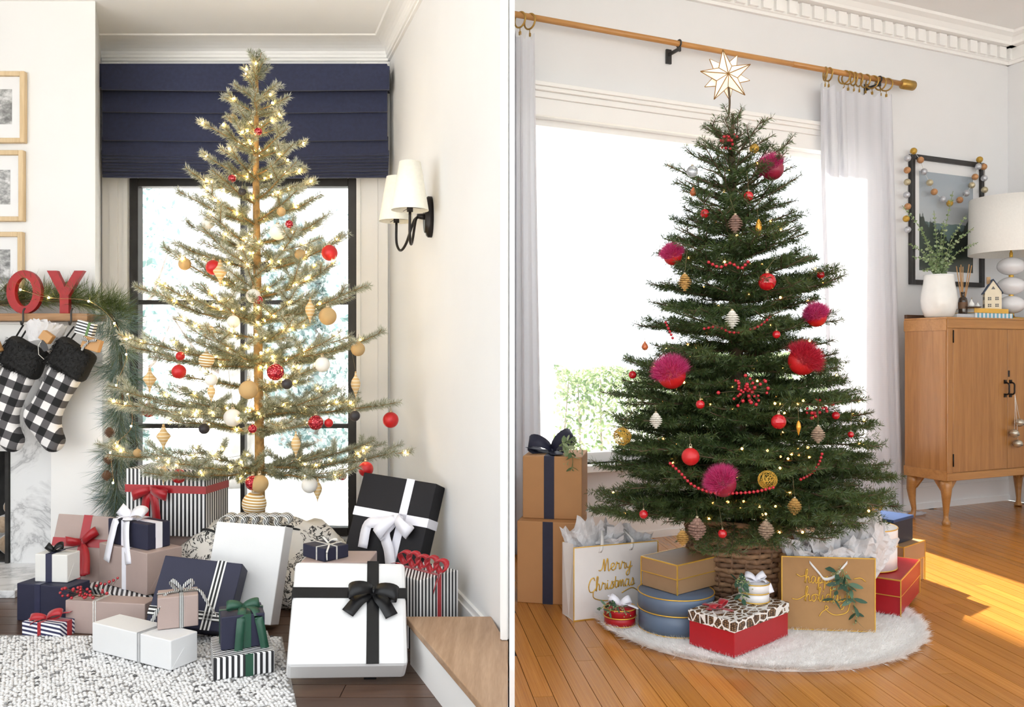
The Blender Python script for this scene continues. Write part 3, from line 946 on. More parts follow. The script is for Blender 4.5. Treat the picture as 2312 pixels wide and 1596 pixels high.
def stocking(px, py, tilt, lb, D=3.56):
    t = thing('christmas_stocking', lb, 'stocking', at(px, py, D), (0, 0, 0), 'plaid stockings on the mantel')
    t.rotation_euler = (0, math.radians(tilt), 0)
    k = D / F
    leg = smooth2([(-30 * k, -40 * k), (-34 * k, -110 * k), (-36 * k, -150 * k), (-42 * k, -172 * k), (-30 * k, -196 * k), (4 * k, -214 * k), (44 * k, -232 * k), (66 * k, -222 * k), (68 * k, -196 * k), (50 * k, -176 * k), (36 * k, -150 * k), (34 * k, -110 * k), (34 * k, -40 * k)])
    puff(leg, .032).build('stocking_body', M_PLAID, t)
    cuf = smooth2([(-42 * k, -52 * k), (-46 * k, -20 * k), (-40 * k, 14 * k), (0, 12 * k), (42 * k, 6 * k), (46 * k, -24 * k), (42 * k, -60 * k), (0, -58 * k)])
    c_ = puff(cuf, .042).build('fur_cuff', M_FUR, t)
    g = np.random.default_rng(3)
    n = 2600
    a = g.uniform(-44 * k, 44 * k, n); b = g.uniform(-56 * k, 10 * k, n); yv = np.where(g.random(n) < .8, -.036, .0) + g.uniform(-.006, .006, n)
    base = np.stack([a, yv, b], 1)
    tip = base + np.stack([g.normal(0, .008, n), -g.uniform(.002, .012, n), g.normal(-.006, .008, n)], 1)
    sd = g.normal(0, .0012, (n, 3))
    V = np.stack([base - sd, base + sd, tip], 1).reshape(-1, 3)
    tag(np_mesh('fur_pile', V, np.arange(3 * n).reshape(-1, 3), M_FUR, c_), kind='stuff')
    hk = MB()
    for dx in (-6 * k, 6 * k):
        hk.tube([(-30 * k + dx, 0, 10 * k), (-26 * k + dx, 0, 34 * k), (-24 * k + dx, -.0, 44 * k)], .0035, 6)
    hk.build('hanging_loop', M_FUR, t)
    return t
st1 = stocking(64, 786, 22, 'plaid stocking with black fur cuff and white tissue in it')
st2 = stocking(174, 790, 27, 'plaid stocking with black fur cuff and small striped gift in it')
for px in (56, 164):
    hk = thing('stocking_hook', 'black mantel hook holding the stocking with ' + ('white tissue' if px < 100 else 'the striped gift'), 'hook', at(px, 720, 3.575), group='mantel hooks')
    MB().tube(smooth_path([(0, 0, .045), (0, -.012, .03), (0, -.012, -.005), (0, -.022, -.025), (0, -.03, -.012)], 5), .004, 8).build('hook_wire', M_BLACK, hk)
st3 = stocking(-50, 786, 22, "plaid stocking cut off beside the one with white tissue")

# ---------------------------------------------------------------- trees
def build_tree(root, layers, trunk_pts, trunk_r, bark, nmat, wood_r, per_m, nlen, nwid, seed, side_gap, side_ratio, tint_fn, ang=(45, 75), flat=0., sub=False, mesh_name='needles', var=(.82, 1.08), anchor=()):
    """layers: (z, radius, count, rise, droop_tip). returns world-space twig segments"""
    g = random.Random(seed)
    o = Vector(root.location)
    MB().tube([Vector(p) - o for p in trunk_pts], trunk_r, 10).build('trunk', bark, root)
    tz = [p[2] for p in trunk_pts]
    def trunk_at(z):
        for a, b in zip(trunk_pts[:-1], trunk_pts[1:]):
            if a[2] <= z <= b[2]:
                t = (z - a[2]) / (b[2] - a[2])
                return Vector(a).lerp(Vector(b), t)
        return Vector(trunk_pts[-1])
    allA, allB = [], []
    ph = 0.
    nb = 0
    for (z, Rl, cnt, rise, tip) in layers:
        ph += 1.1
        fixed = z in anchor
        if fixed: ph = 0.
        for k in range(cnt):
            az = ph + 2 * PI * k / cnt + g.uniform(-.22, .22)
            L = Rl * g.uniform(var[0], var[1])
            if fixed and k in (0, cnt // 2):
                az, L = 2 * PI * k / cnt - .12 * (1 if k == 0 else -1), Rl * 1.0
            zz = z + g.uniform(-.02, .02)
            p0 = trunk_at(zz)
            d = Vector((math.cos(az), math.sin(az), 0))
            nseg = max(3, int(L / .07))
            pts = []
            ri = rise + g.uniform(-.06, .06)
            for j in range(nseg + 1):
                t = j / nseg
                h = L * (ri * t + tip * t * t) + g.uniform(-.006, .006) * (j > 0)
                s_ = Vector((-d.y, d.x, 0)) * g.uniform(-.012, .012) * t
                pts.append(p0 + d * L * t + s_ + Vector((0, 0, h)))
            A, B = [], []
            wd = MB()
            wd.tube([p - o for p in pts], [max(wood_r * (1 - .75 * j / nseg) * min(1., L / .35 + .3), .0015) for j in range(nseg + 1)], 5)
            for a, b in zip(pts[:-1], pts[1:]): A.append(a); B.append(b)
            # side twigs
            q = side_gap * .9
            sgn = 1
            while q < L * .96:
                t = q / L
                j = min(int(t * nseg), nseg - 1)
                p = pts[j].lerp(pts[j + 1], t * nseg - j)
                axis = (pts[j + 1] - pts[j]).normalized()
                side = Vector((-d.y, d.x, 0)) * sgn
                sl = min((L - q) * .75 + .035, L * side_ratio * (1.15 - .5 * abs(t - .45))) * g.uniform(.7, 1.1)
                sd = (axis * .8 + side * g.uniform(.65, 1.0) + Vector((0, 0, g.uniform(-.12, .22)))).normalized()
                e = p + sd * sl + Vector((0, 0, sl * tip * .6))
                mid = p.lerp(e, .55) + Vector((0, 0, -sl * .03))
                A += [p, mid]; B += [mid, e]
                wd.tube([p - o, mid - o, e - o], [wood_r * .45, wood_r * .35, .001], 4)
                if sub and sl > .09:
                    for m_ in (.35, .6, .8):
                        for s2 in (-1, 1):
                            pp = p.lerp(e, m_)
                            s3 = sd.cross(Vector((0, 0, 1))) * s2
                            ee = pp + (sd * .9 + s3 * .8).normalized() * sl * .38 * g.uniform(.7, 1.2)
                            A.append(pp); B.append(ee)
                q += side_gap * g.uniform(.75, 1.25)
                sgn = -sgn
            br = wd.build('branch', bark, root)
            Aa = np.array([tuple(v - o) for v in A]); Bb = np.array([tuple(v - o) for v in B])
            V, Q, u, r_ = blades(Aa, Bb, per_m, nlen, nwid, ang, .0, flat, seed * 1000 + nb)
            # distance of every needle from the trunk axis, 0..1
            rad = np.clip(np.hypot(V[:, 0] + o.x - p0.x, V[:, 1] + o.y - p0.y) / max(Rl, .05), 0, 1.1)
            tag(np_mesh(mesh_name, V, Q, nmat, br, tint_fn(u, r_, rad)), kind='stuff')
            allA += A; allB += B
            nb += 1
    print(root.name, 'branches', nb, 'segments', len(allA))
    return np.array([tuple(v) for v in allA]), np.array([tuple(v) for v in allB])

# flocked sparse tree on the left
TA = 3.51
TAX = px2x(582, TA)
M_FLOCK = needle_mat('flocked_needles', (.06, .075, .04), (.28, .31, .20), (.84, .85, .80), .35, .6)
M_GBARK = mat('golden_brown_bark', (.33, .20, .07), .75, noise=.35, nscale=45, bump=.5, bscale=160)
treeA = thing('flocked_christmas_tree', 'sparse flocked Christmas tree with warm lights in front of the black window', 'Christmas tree', (TAX, TA, 0))
trA = [(TAX + .012, TA, .06), (TAX + .008, TA, .5), (TAX, TA, 1.1), (TAX - .008, TA, 1.7), (TAX - .005, TA, 2.06), (TAX - .004, TA, 2.16)]
layA = [(.475, .645, 8, .02, .11), (.62, .42, 3, .05, .12), (.705, .60, 8, .02, .13), (.82, .40, 3, .05, .15), (.905, .54, 8, .06, .19), (1.03, .38, 3, .08, .2),
        (1.10, .47, 8, .09, .20), (1.20, .42, 5, .10, .32), (1.315, .37, 6, .12, .24), (1.41, .33, 5, .10, .25), (1.50, .30, 6, .22, .18), (1.60, .27, 5, .24, .16),
        (1.70, .225, 6, .25, .12), (1.79, .205, 6, .34, .10), (1.88, .15, 6, .42, .06), (1.96, .13, 5, .45, .05), (2.03, .095, 5, .6, .0), (2.10, .055, 5, 1.2, .0), (2.15, .028, 4, 2.2, .0)]
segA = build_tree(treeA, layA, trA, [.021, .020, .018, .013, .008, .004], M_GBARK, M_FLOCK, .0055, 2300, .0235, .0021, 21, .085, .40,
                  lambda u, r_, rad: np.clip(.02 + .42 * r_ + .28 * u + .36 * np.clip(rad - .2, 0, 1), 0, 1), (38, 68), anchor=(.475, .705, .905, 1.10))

# warm lights on it
def tree_lights(name, label, segs, n, me, o, seed, axis, fr=1., wire_m=None):
    t = thing(name, label, 'string lights', o)
    g = np.random.default_rng(seed)
    A, B = segs
    L = np.linalg.norm(B - A, axis=1)
    mid = (A + B) / 2
    wt = L * np.where(mid[:, 1] < axis[1] + .25 * fr, 1., .5)
    idx = g.choice(len(A), n, p=wt / wt.sum())
    tt = g.random(n)
    P = A[idx] + (B - A)[idx] * tt[:, None] + g.normal(0, .004, (n, 3)) + np.array([0, -.006, .004])
    for p in P: link('bulb', me, t, Vector(p) - Vector(o))
    order = np.argsort(P[:, 2] * 6 + np.arctan2(P[:, 1] - axis[1], P[:, 0] - axis[0]) * .16)
    w = MB()
    prev = None
    for i in order:
        p = Vector(P[i]) - Vector(o)
        if prev is not None and (p - prev).length < .14: w.tube([prev, p], .0008, 3, cap=False)
        prev = p
    if w.v: tag(w.build('wire', wire_m, t), kind='stuff')
    return P
M_GREENWIRE = mat('green_wire', (.03, .05, .02), .6)
PA_ = tree_lights('fairy_lights', 'warm white fairy lights wound through the flocked tree', segA, 285, bulb_me, (TAX, TA, .06), 4, (TAX, TA), 1., M_GREENWIRE)

# dense fir tree on the right
TB = 3.09
TBX = px2x(1668, TB)
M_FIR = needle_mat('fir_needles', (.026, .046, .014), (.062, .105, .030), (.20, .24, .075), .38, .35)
M_FBARK = mat('fir_bark', (.10, .065, .035), .8, noise=.3)
treeB = thing('fir_christmas_tree', 'dense green fir Christmas tree in a woven basket before the wide window', 'Christmas tree', (TBX, TB, 0))
trB = [(TBX + .01, TB, .06), (TBX, TB, .6), (TBX - .015, TB, 1.2), (TBX - .025, TB, 1.7), (TBX - .022, TB, 1.84)]
prof = [(.33, .46), (.40, .52), (.50, .545), (.60, .53), (.70, .50), (.80, .455), (.95, .40), (1.12, .36), (1.28, .31), (1.44, .265), (1.60, .20), (1.72, .12), (1.79, .07), (1.86, .04)]
layB = []
zz = .415
while zz < 1.76:
    R_ = np.interp(zz, [p[0] for p in prof], [p[1] for p in prof])
    layB.append((zz, float(R_), max(5, int(6 + R_ * 15)), -.22 + .34 * (zz - .4) if zz < 1.5 else .25 + (zz - 1.5) * 1.2, .12))
    zz += .062 if zz < 1.4 else .052
layB.append((1.78, .045, 5, 1.6, 0))
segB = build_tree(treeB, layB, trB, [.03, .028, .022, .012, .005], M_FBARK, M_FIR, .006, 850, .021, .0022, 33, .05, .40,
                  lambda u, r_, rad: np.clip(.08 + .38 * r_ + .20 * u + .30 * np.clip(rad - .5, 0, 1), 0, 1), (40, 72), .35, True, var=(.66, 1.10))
_b = MB().sphere((0, 0, 0), .0040, 8, 6).build('bulb', M_BULBB)
bulbB = _b.data
bpy.data.objects.remove(_b)
tree_lights('fairy_lights', 'amber fairy lights wound through the green fir tree', segB, 170, bulbB, (TBX, TB, .06), 9, (TBX, TB), -.6, M_GREENWIRE)

# ---------------------------------------------------------------- presents: helpers
M_KRAFT = mat('taupe_kraft_paper', S((172, 152, 145)), .55, noise=.03, nscale=12, bump=.06, bscale=120)
M_NAVYP = mat('navy_paper', S((40, 41, 62)), .55, noise=.05, spec=.35, nscale=12, bump=.05, bscale=120)
M_WHITEP = mat('white_paper', (.74, .74, .74), .45, noise=.015, nscale=10, bump=.04, bscale=90)
M_BLACKP = mat('black_paper', S((24, 22, 26)), .6, spec=.3, noise=.08, nscale=12, bump=.06, bscale=100)
M_CREAMP = mat('cream_paper', (.74, .725, .69), .5, noise=.02, nscale=10, bump=.05, bscale=90)
M_RED = mat('red_satin', S((168, 12, 28)), .32, noise=.1, nscale=25, sheen=.3)
M_WSAT = mat('white_satin', (.86, .85, .92), .4, noise=.03, nscale=25, sheen=.3)
M_NSAT = mat('navy_satin', S((44, 46, 72)), .35, noise=.1, nscale=25)
M_BSAT = mat('black_satin', (.006, .006, .007), .35, spec=.35, noise=.1, nscale=25)
M_GSAT = mat('green_satin', S((36, 78, 60)), .35, noise=.1, nscale=25)
M_STRING = mat('cotton_string', (.72, .70, .66), .8, noise=.1, nscale=100)
BW1, BW2 = (.82, .82, .82), (.015, .015, .018)
M_FOLD = mat('paper_fold_shade', S((150, 130, 122)), .6)

def gift(name, label, pose, m, cat='present', group='wrapped presents around the flocked tree', bevel=.003, flap=None):
    x, y_, z, yaw, w, d, h, p, r = pose
    t = thing(name, label, cat, (x, y_, z), (math.radians(p), math.radians(r), math.radians(yaw)), group)
    MB().box((0, 0, h / 2), (w, d, h)).build('wrapped_box', m, t, bevel=bevel)
    t['wdh'] = (w, d, h)
    if flap:
        # folded paper end: a raised triangular flap on the chosen side
        e = .0012
        fl_ = MB()
        if flap == 'R':
            pl_ = [(-d / 2 * .98, h * .03), (d / 2 * .98, h * .03), (0.0, h * .62)]
            fl_.hexa([(w / 2 + .0001, a, b) for a, b in pl_], [(w / 2 + e, a, b) for a, b in pl_])
        elif flap == 'L':
            pl_ = [(-d / 2 * .98, h * .03), (d / 2 * .98, h * .03), (0.0, h * .62)]
            fl_.hexa([(-w / 2 - e, a, b) for a, b in pl_], [(-w / 2 - .0001, a, b) for a, b in pl_])
        fl_.build('end_flap', m, t)
    return t

def band(t, axis, pos, width, m, e=.0016, name='ribbon', gap=()):
    w, d, h = t['wdh']
    mb = MB()
    hw = width / 2
    if axis == 'x':     # runs over front, top, back, bottom at x = pos
        for nm, a, b in (('F', (pos - hw, -d / 2 - e, 0), (pos + hw, -d / 2, h)), ('B', (pos - hw, d / 2, 0), (pos + hw, d / 2 + e, h)), ('T', (pos - hw, -d / 2 - e, h), (pos + hw, d / 2 + e, h + e))):
            if nm not in gap: mb.box2(a, b)
    elif axis == 'y':   # over left, top, right at y = pos
        for nm, a, b in (('L', (-w / 2 - e, pos - hw, 0), (-w / 2, pos + hw, h)), ('R', (w / 2, pos - hw, 0), (w / 2 + e, pos + hw, h)), ('T', (-w / 2 - e, pos - hw, h), (w / 2 + e, pos + hw, h + e))):
            if nm not in gap: mb.box2(a, b)
    else:               # around the four sides at height pos
        for a, b in (((-w / 2 - e, -d / 2 - e, pos - hw), (w / 2 + e, -d / 2, pos + hw)), ((-w / 2 - e, d / 2, pos - hw), (w / 2 + e, d / 2 + e, pos + hw)), ((-w / 2 - e, -d / 2, pos - hw), (-w / 2, d / 2, pos + hw)), ((w / 2, -d / 2, pos - hw), (w / 2 + e, d / 2, pos + hw))):
            mb.box2(a, b)
    return mb.build(name, m, t)

def bow(t, m, c, U, V, N, L, lw, tails=(), lift=.45, tilt=.25, knot=True, name='bow', th=.0012, ang=(0., 0.), loops=(1, -1), face=.75):
    """ribbon bow: U across, V along the ribbon width, N away from the box"""
    c, U, V, N = Vector(c), Vector(U).normalized(), Vector(V).normalized(), Vector(N).normalized()
    k = MB().sphere((0, 0, 0), 1., 10, 8)
    k.v = [tuple(c + U * (p[0] * lw * .34) + V * (p[1] * lw * .42) + N * (p[2] * lw * .30 + lw * .2)) for p in k.v]
    kn = k.build(name, m, t)
    V0, N0 = V, N
    if N.z > .9:        # bows on top of a box turn towards the room
        V = (V0 * math.cos(face) + N0 * math.sin(face)); N = (N0 * math.cos(face) - V0 * math.sin(face))
        if V0.y < .5: V, N = V0, N0
    for s_, a_ in zip(loops, ang):
        pts, wds, ws = [], [], []
        n = 18
        for i in range(n + 1):
            tt = i / n
            x = L * (1 - math.cos(2 * PI * tt)) / 2
            hgt = L * lift * (math.sin(PI * tt) ** .8) * (.25 + .75 * (1 if tt < .5 else 1)) * 0
            up = L * lift * (.5 - .5 * math.cos(2 * PI * tt)) * .35 + L * lift * .55 * math.sin(2 * PI * tt) * (1 if tt < .5 else .75)
            pu = x * math.cos(a_) ; pv = x * math.sin(a_) + x * tilt * .3
            pts.append(c + U * pu * s_ + V * pv + N * (up + lw * .25))
            ws.append(lw * (.45 + .75 * math.sin(PI * tt) ** .7))
            wds.append(V * math.cos(a_) - U * s_ * math.sin(a_) + N * .25 * math.sin(2 * PI * tt))
        MB().strip(pts, wds, ws, th).build('loop', m, kn)
    V, N = V0, N0
    for tl in tails:
        pts = smooth_path([c + U * a + V * b + N * n_ for a, b, n_ in tl], 6)
        ww = []
        wds = []
        for i in range(len(pts)):
            tg = (pts[min(i + 1, len(pts) - 1)] - pts[max(i - 1, 0)]).normalized()
            ref = N if abs(tg.dot(N)) < .85 else V
            sd = tg.cross(ref)
            wds.append(sd)
            ww.append(lw * (.45 + .55 * min(1, i / 4)))
        MB().strip(pts, wds, ww, th).build('tail', m, kn)
    return kn

X_, Y_, Z_ = Vector((1, 0, 0)), Vector((0, 1, 0)), Vector((0, 0, 1))
# ---------------------------------------------------------------- left-hand presents
# striped tall box on a kraft box, by the garland
ub = gift('present', 'taupe paper box underneath the tall striped present', (-1.350, 3.425, 0, -9.5, .37, .165, .238, 0, 0), M_KRAFT)
sA = gift('present', 'tall black and white striped present with red bow beside the garland', (-1.356, 3.415, .239, -9.5, .345, .179, .263, 0, 0), stripes('bw_stripe_fine', BW1, BW2, (1, 1, 0), .0172, .5))
band(sA, 'z', .185, .030, M_RED)
bow(sA, M_RED, (-.055, -.0915, .185), X_, Z_, -Y_, .075, .034, [[(0, 0, .01), (-.02, -.05, .012), (-.028, -.16, .008)], [(0, 0, .012), (.02, -.05, .014), (.03, -.17, .008)]], .4, -.5, ang=(-.15, -.2))
# leaning kraft present with red ribbon against the fireplace
kB = gift('present', 'taupe present with wide red ribbon leaning against the fireplace pilaster', (-1.703, 3.375, .027, 7.8, .302, .079, .274, -17.2, 5.1), M_KRAFT)
band(kB, 'z', .165, .033, M_RED)
band(kB, 'x', -.035, .033, M_RED)
bow(kB, M_RED, (-.035, -.041, .165), X_, Z_, -Y_, .062, .030, [[(0, 0, .01), (.02, -.05, .02), (.03, -.13, .03)], [(0, 0, .012), (.03, -.05, .03), (.055, -.125, .06)]], .5, .8, ang=(.6, -.2))
# flat striped box on the floor, with kraft and navy boxes on it
sE = gift('present', 'flat black and white striped box beneath the taupe box with white bow', (-1.430, 3.152, 0, -34.5, .335, .185, .089, 0, 0), stripes('bw_stripe_diag', BW1, BW2, (0.55, .83, .6), .017, .5))
kD = gift('present', 'large taupe paper box carrying the navy box with white bow', (-1.400, 3.169, .090, -34.5, .313, .143, .152, 0, 0), M_KRAFT, flap='R')
nC = gift('present', 'navy paper box with white satin bow on the taupe box', (-1.404, 3.167, .243, -31.7, .238, .096, .093, 0, 0), M_NAVYP, flap='R')
band(nC, 'y', .0, .028, M_WSAT)
band(nC, 'x', -.02, .030, M_WSAT)
bow(nC, M_WSAT, (-.02, -.01, .095), X_, Y_, Z_, .072, .036, [[(0, 0, .012), (-.028, -.045, .006), (-.045, -.058, -.06), (-.07, -.064, -.155)], [(0, 0, .012), (.03, -.045, .006), (.04, -.056, -.06), (.062, -.062, -.150)]], .55, .3, ang=(.2, .15))
band(kD, 'x', .012, .026, M_WSAT)
# navy box with the cream box on it
nG = gift('present', 'navy paper box on the floor beneath the cream present', (-1.661, 3.050, 0, -14.4, .223, .103, .134, 0, 0), M_NAVYP)
cH = gift('present', 'cream paper present with navy ribbon and bow on the navy box', (-1.659, 3.073, .135, -7.9, .128, .073, .1, 0, 0), M_CREAMP, flap='R')
band(cH, 'x', -.008, .024, M_NSAT)
band(nG, 'x', -.022, .024, M_NSAT)
bow(cH, M_BSAT, (-.008, -.005, .1015), X_, Y_, Z_, .034, .020, [[(0, 0, .006), (.04, .005, .012), (.085, .01, .022)]], .7, .6, ang=(.5, .3))
# long kraft box with berries
kF = gift('present', 'long taupe paper box tied with white twine behind the long white present', (-1.382, 2.908, 0, -9.0, .298, .080, .113, 0, 0), M_KRAFT, flap='L')
for dx in (-.042, -.034): band(kF, 'x', dx, .0035, M_STRING, .0022, 'twine')
bs = thing('berry_sprig', 'sprig of red berries lying on the long taupe box', 'berries', (-1.47, 2.915, .1145), (0, 0, math.radians(-8)))
stm = MB()
M_BERRY = mat('red_berry', S((168, 20, 36)), .25, noise=.1, coat=.5)
gb = random.Random(5)
for k in range(34):
    a = gb.uniform(-2.9, .6); L = gb.uniform(.01, .075) if k > 8 else gb.uniform(.06, .105)
    e = Vector((L * math.cos(a) * 1.1 + (.0 if k % 2 else -.02), -.02 + L * .35 * math.sin(a), .008 + gb.uniform(0, .035)))
    if k < 6: e = Vector((.02 + .012 * k, .02 + .006 * k, .025 + .012 * gb.random() + .006 * k))
    stm.tube([(.05, .0, .004), (e.x * .5 + .02, e.y * .5, .012), e], .0007, 4)
    MB().sphere(e, gb.uniform(.0042, .0058), 8, 6).build('berry', M_BERRY, bs)
stm.build('stem', M_BARK, bs)
# small navy striped present
sI = gift('present', 'small navy and white striped present with red bow at the rug edge', (-1.580, 2.872, 0, -12, .150, .075, .052, 0, 0), stripes('navy_white_stripe', (.86, .86, .88), S((46, 46, 82)), (.12, .9, 1.), .0145, .5))
band(sI, 'y', .006, .022, M_RED)
band(sI, 'x', -.006, .012, M_RED)
bow(sI, M_RED, (-.006, .002, .0535), X_, Y_, Z_, .055, .022, [[(0, 0, .008), (.04, .014, .018), (.075, .02, .024)], [(0, 0, .006), (-.02, -.03, .004), (-.035, -.036, -.01)]], .5, .2, ang=(.3, -.3))
# leaning navy present with striped ribbon
nS = gift('present', 'flat navy present leaning back, crossed by black and white striped ribbon', (-1.076, 2.80, .037, 4.8, .265, .088, .229, -29.5, 7.5), M_NAVYP)
M_GROS = stripes('striped_grosgrain_x', (.82, .82, .8), (.015, .015, .016), 'x', .0125, .45, .7, .2)
M_GROSZ = stripes('striped_grosgrain_z', (.82, .82, .8), (.015, .015, .016), 'z', .0125, .45, .7, .35)
band(nS, 'x', .062, .032, M_GROS)
band(nS, 'z', .045, .030, M_GROSZ)
# white long box and the kraft box on it
lW = gift('present', 'long white present tied with grey twine on the front of the rug', (-1.155, 2.641, .013, -28.4, .365, .10, .090, 0, 0), M_WHITEP, flap='R')
for dx in (.036, .046): band(lW, 'x', dx, .0035, mat('grey_twine', (.36, .36, .36), .8), .0022, 'twine')
kL = gift('present', 'small taupe present with striped ribbon bow standing on the long white one', (-1.060, 2.670, .1045, 22, .119, .100, .098, 0, 0), M_KRAFT)
M_GROSN = stripes('striped_ribbon_narrow', (.82, .82, .8), (.02, .02, .02), 'x', .0052, .5, .7)
M_GROSY = stripes('striped_ribbon_narrow_y', (.82, .82, .8), (.02, .02, .02), 'y', .0052, .5, .7)
band(kL, 'x', .01, .013, M_GROSN)
band(kL, 'y', .0, .013, M_GROSY)
bow(kL, M_GROSN, (.01, 0, .0998), X_, Y_, Z_, .042, .011, [[(0, 0, .006), (-.045, -.02, .002), (-.062, -.045, -.025), (-.085, -.055, -.07)], [(0, 0, .006), (.05, -.01, .004), (.075, -.04, -.03), (.105, -.055, -.075)]], .9, .2, ang=(.5, .7))
# striped box with the navy cube on it
sN = gift('present', 'black and white striped box under the navy cube with green bow', (-.822, 2.560, .013, 22, .171, .200, .065, 0, 0), stripes('bw_stripe_wide', BW1, BW2, (1, 1, 0), .0160, .5))
nM = gift('present', 'navy cube present with green satin bow on the striped box', (-.826, 2.570, .080, 22, .125, .120, .099, 0, 0), M_NAVYP)
band(nM, 'x', .012, .022, M_GSAT)
band(nM, 'y', .012, .012, M_GSAT)
band(sN, 'x', .014, .022, M_GSAT, gap=('T', 'B'))
bow(nM, M_GSAT, (.004, .006, .1005), X_, Y_, Z_, .048, .024, [[(0, 0, .008), (-.006, -.05, .006), (-.012, -.074, -.03), (-.02, -.082, -.125)], [(0, 0, .008), (.03, -.05, .008), (.045, -.074, -.035), (.062, -.084, -.130)]], .5, .1, ang=(.05, .05))
# white slab
wS = gift('present', 'tall plain white present leaning back in front of the tree skirt', (-.955, 2.95, .02, -10, .265, .068, .335, -16, 2.), M_WHITEP)
# big white present with black ribbon
bW = gift('present', 'large white present reclined on the floor with black satin ribbon and bow', (-.470, 2.400, .052, 17, .338, .084, .345, -49, 6.), M_WHITEP, bevel=.012)
band(bW, 'x', .068, .036, M_BSAT, .0022)
band(bW, 'z', .232, .036, M_BSAT, .0022)
bow(bW, M_BSAT, (.068, -.044, .232), X_, Z_, -Y_, .074, .040, [[(0, 0, .008), (-.04, -.03, .012), (-.075, -.075, .008)], [(0, 0, .008), (.03, -.04, .012), (.055, -.085, .008)]], .5, -.4, ang=(-.2, -.05))
# kraft box behind, with a small navy box
kP = gift('present', 'taupe present behind the large white one, carrying the small navy box', (-.593, 2.90, 0, -.9, .229, .16, .262, 0, 0), M_KRAFT)
nO = gift('present', 'small navy box tied with white string on the taupe present', (-.640, 2.89, .263, -42, .125, .100, .044, 0, 0), M_NAVYP, flap='L')
band(nO, 'x', .02, .0045, M_STRING, .002, 'string')
band(nO, 'y', .0, .0045, M_STRING, .002, 'string')
bow(nO, M_STRING, (.02, 0, .046), X_, Y_, Z_, .04, .006, [[(0, 0, .004), (.04, -.03, .004), (.06, -.052, -.01), (.066, -.056, -.035)]], .5, .2, ang=(.4, .3))
# black present leaning by the wall on a hidden kraft box
gift('present', 'taupe box holding up the black present by the wall', (-.475, 3.17, 0, -20, .24, .17, .111, 0, 0), M_KRAFT)
bQ = gift('present', 'big black present with white satin bow propped beside the window', (-.485, 3.105, .1285, -21, .315, .080, .372, -19.6, 5.), M_BLACKP)
band(bQ, 'x', .050, .033, M_WSAT, .002)
band(bQ, 'z', .225, .033, M_WSAT, .002)
bow(bQ, M_WSAT, (.035, -.0445, .225), X_, Z_, -Y_, .085, .040, [[(0, 0, .01), (-.05, -.03, .02), (-.105, -.045, .02), (-.110, -.13, .01)], [(0, 0, .01), (-.03, -.06, .014), (.0, -.12, .01), (.02, -.17, .008)]], .5, -.5, ang=(-.45, -.9))
# striped present with red curls
sR = gift('present', 'black and white striped present with curled red ribbon beside the oak step', (-.303, 2.822, 0, -41.8, .172, .175, .232, 0, 0), stripes('bw_stripe_side', BW1, BW2, (1, 1, 0), .0150, .5))
band(sR, 'y', .0, .016, M_RED)
cur = MB()
for k in range(5):
    cx_ = -.085 + k * .045
    pts = [(cx_ + .024 * math.cos(a), .0 + .006 * math.sin(a * 2), .262 + (.022 + .004 * (k % 2)) * math.sin(a)) for a in [-.9 + 2 * PI * j / 16 for j in range(15)]]
    cur.strip(pts, (.6, .5, .5), .020, .0012)
cur.strip([(-.10, 0, .236), (-.12, -.005, .24), (-.14, -.01, .236)], Y_, .012)
cur.strip([(.09, .0, .236), (.105, -.03, .22), (.112, -.05, .19)], Z_, .012)
cur.build('curled_ribbon', M_RED, sR)

# printed tree skirt gathered round the stand
def toile_mat():
    t = NT('toile_print_cloth')
    co = t.coord(scale=(14, 14, 14))
    nz = t.n('ShaderNodeTexNoise', i_Scale=1.1, i_Detail=5., i_Roughness=.65, i_Distortion=2.2)
    t.l(co, nz.inputs['Vector'])
    v = t.math('ABSOLUTE', t.math('SUBTRACT', nz.outputs[0], .5))
    big = t.n('ShaderNodeTexNoise', i_Scale=.5, i_Detail=1.)
    t.l(co, big.inputs['Vector'])
    msk = t.math('GREATER_THAN', big.outputs[0], .45)
    ln = t.math('LESS_THAN', v, .028)
    t.l(t.mix(t.math('MULTIPLY', ln, msk), (.78, .76, .72), (.02, .02, .02)), t.b.inputs['Base Color'])
    t.b.inputs['Roughness'].default_value = .9
    return t.m
sk = thing('tree_skirt', 'white printed fabric bunched around the base of the flocked tree', 'tree skirt', (TAX + .04, TA - .12, 0))
gs = np.random.default_rng(8)
n_a, n_r = 64, 14
prof_s = [(.30, .0), (.335, .02), (.33, .06), (.315, .10), (.30, .14), (.275, .18), (.25, .215), (.215, .25), (.175, .275), (.13, .295), (.09, .305), (.06, .305), (.04, .295), (.03, .28)]
rings_ = []
for r, z in prof_s:
    ring = []
    for k in range(n_a):
        a = 2 * PI * k / n_a
        w = 1 + .10 * math.sin(a * 5 + z * 9) + .06 * math.sin(a * 11 - z * 14) + .03 * math.sin(a * 23)
        zz_ = z * (1 + .12 * math.sin(a * 3 + 1) + .05 * math.sin(a * 9)) if z < .27 else z
        ring.append((r * w * 1.15 * math.cos(a), r * w * .8 * math.sin(a), max(zz_, 0)))
    rings_.append(ring)
MB().rings(rings_).build('gathered_cloth', toile_mat(), sk)
hem = []
for k in range(60):
    a = PI + PI * k / 59 * 1.0
    w = 1 + .10 * math.sin(a * 5 + .25 * 9)
    hem.append((.20 * w * 1.15 * math.cos(a) * .9, .20 * w * .8 * math.sin(a), .262 + .012 * math.sin(a * 7)))
MB().tube(hem, .0045, 6).build('hem', mat('black_piping', (.02, .02, .02), .8), sk)
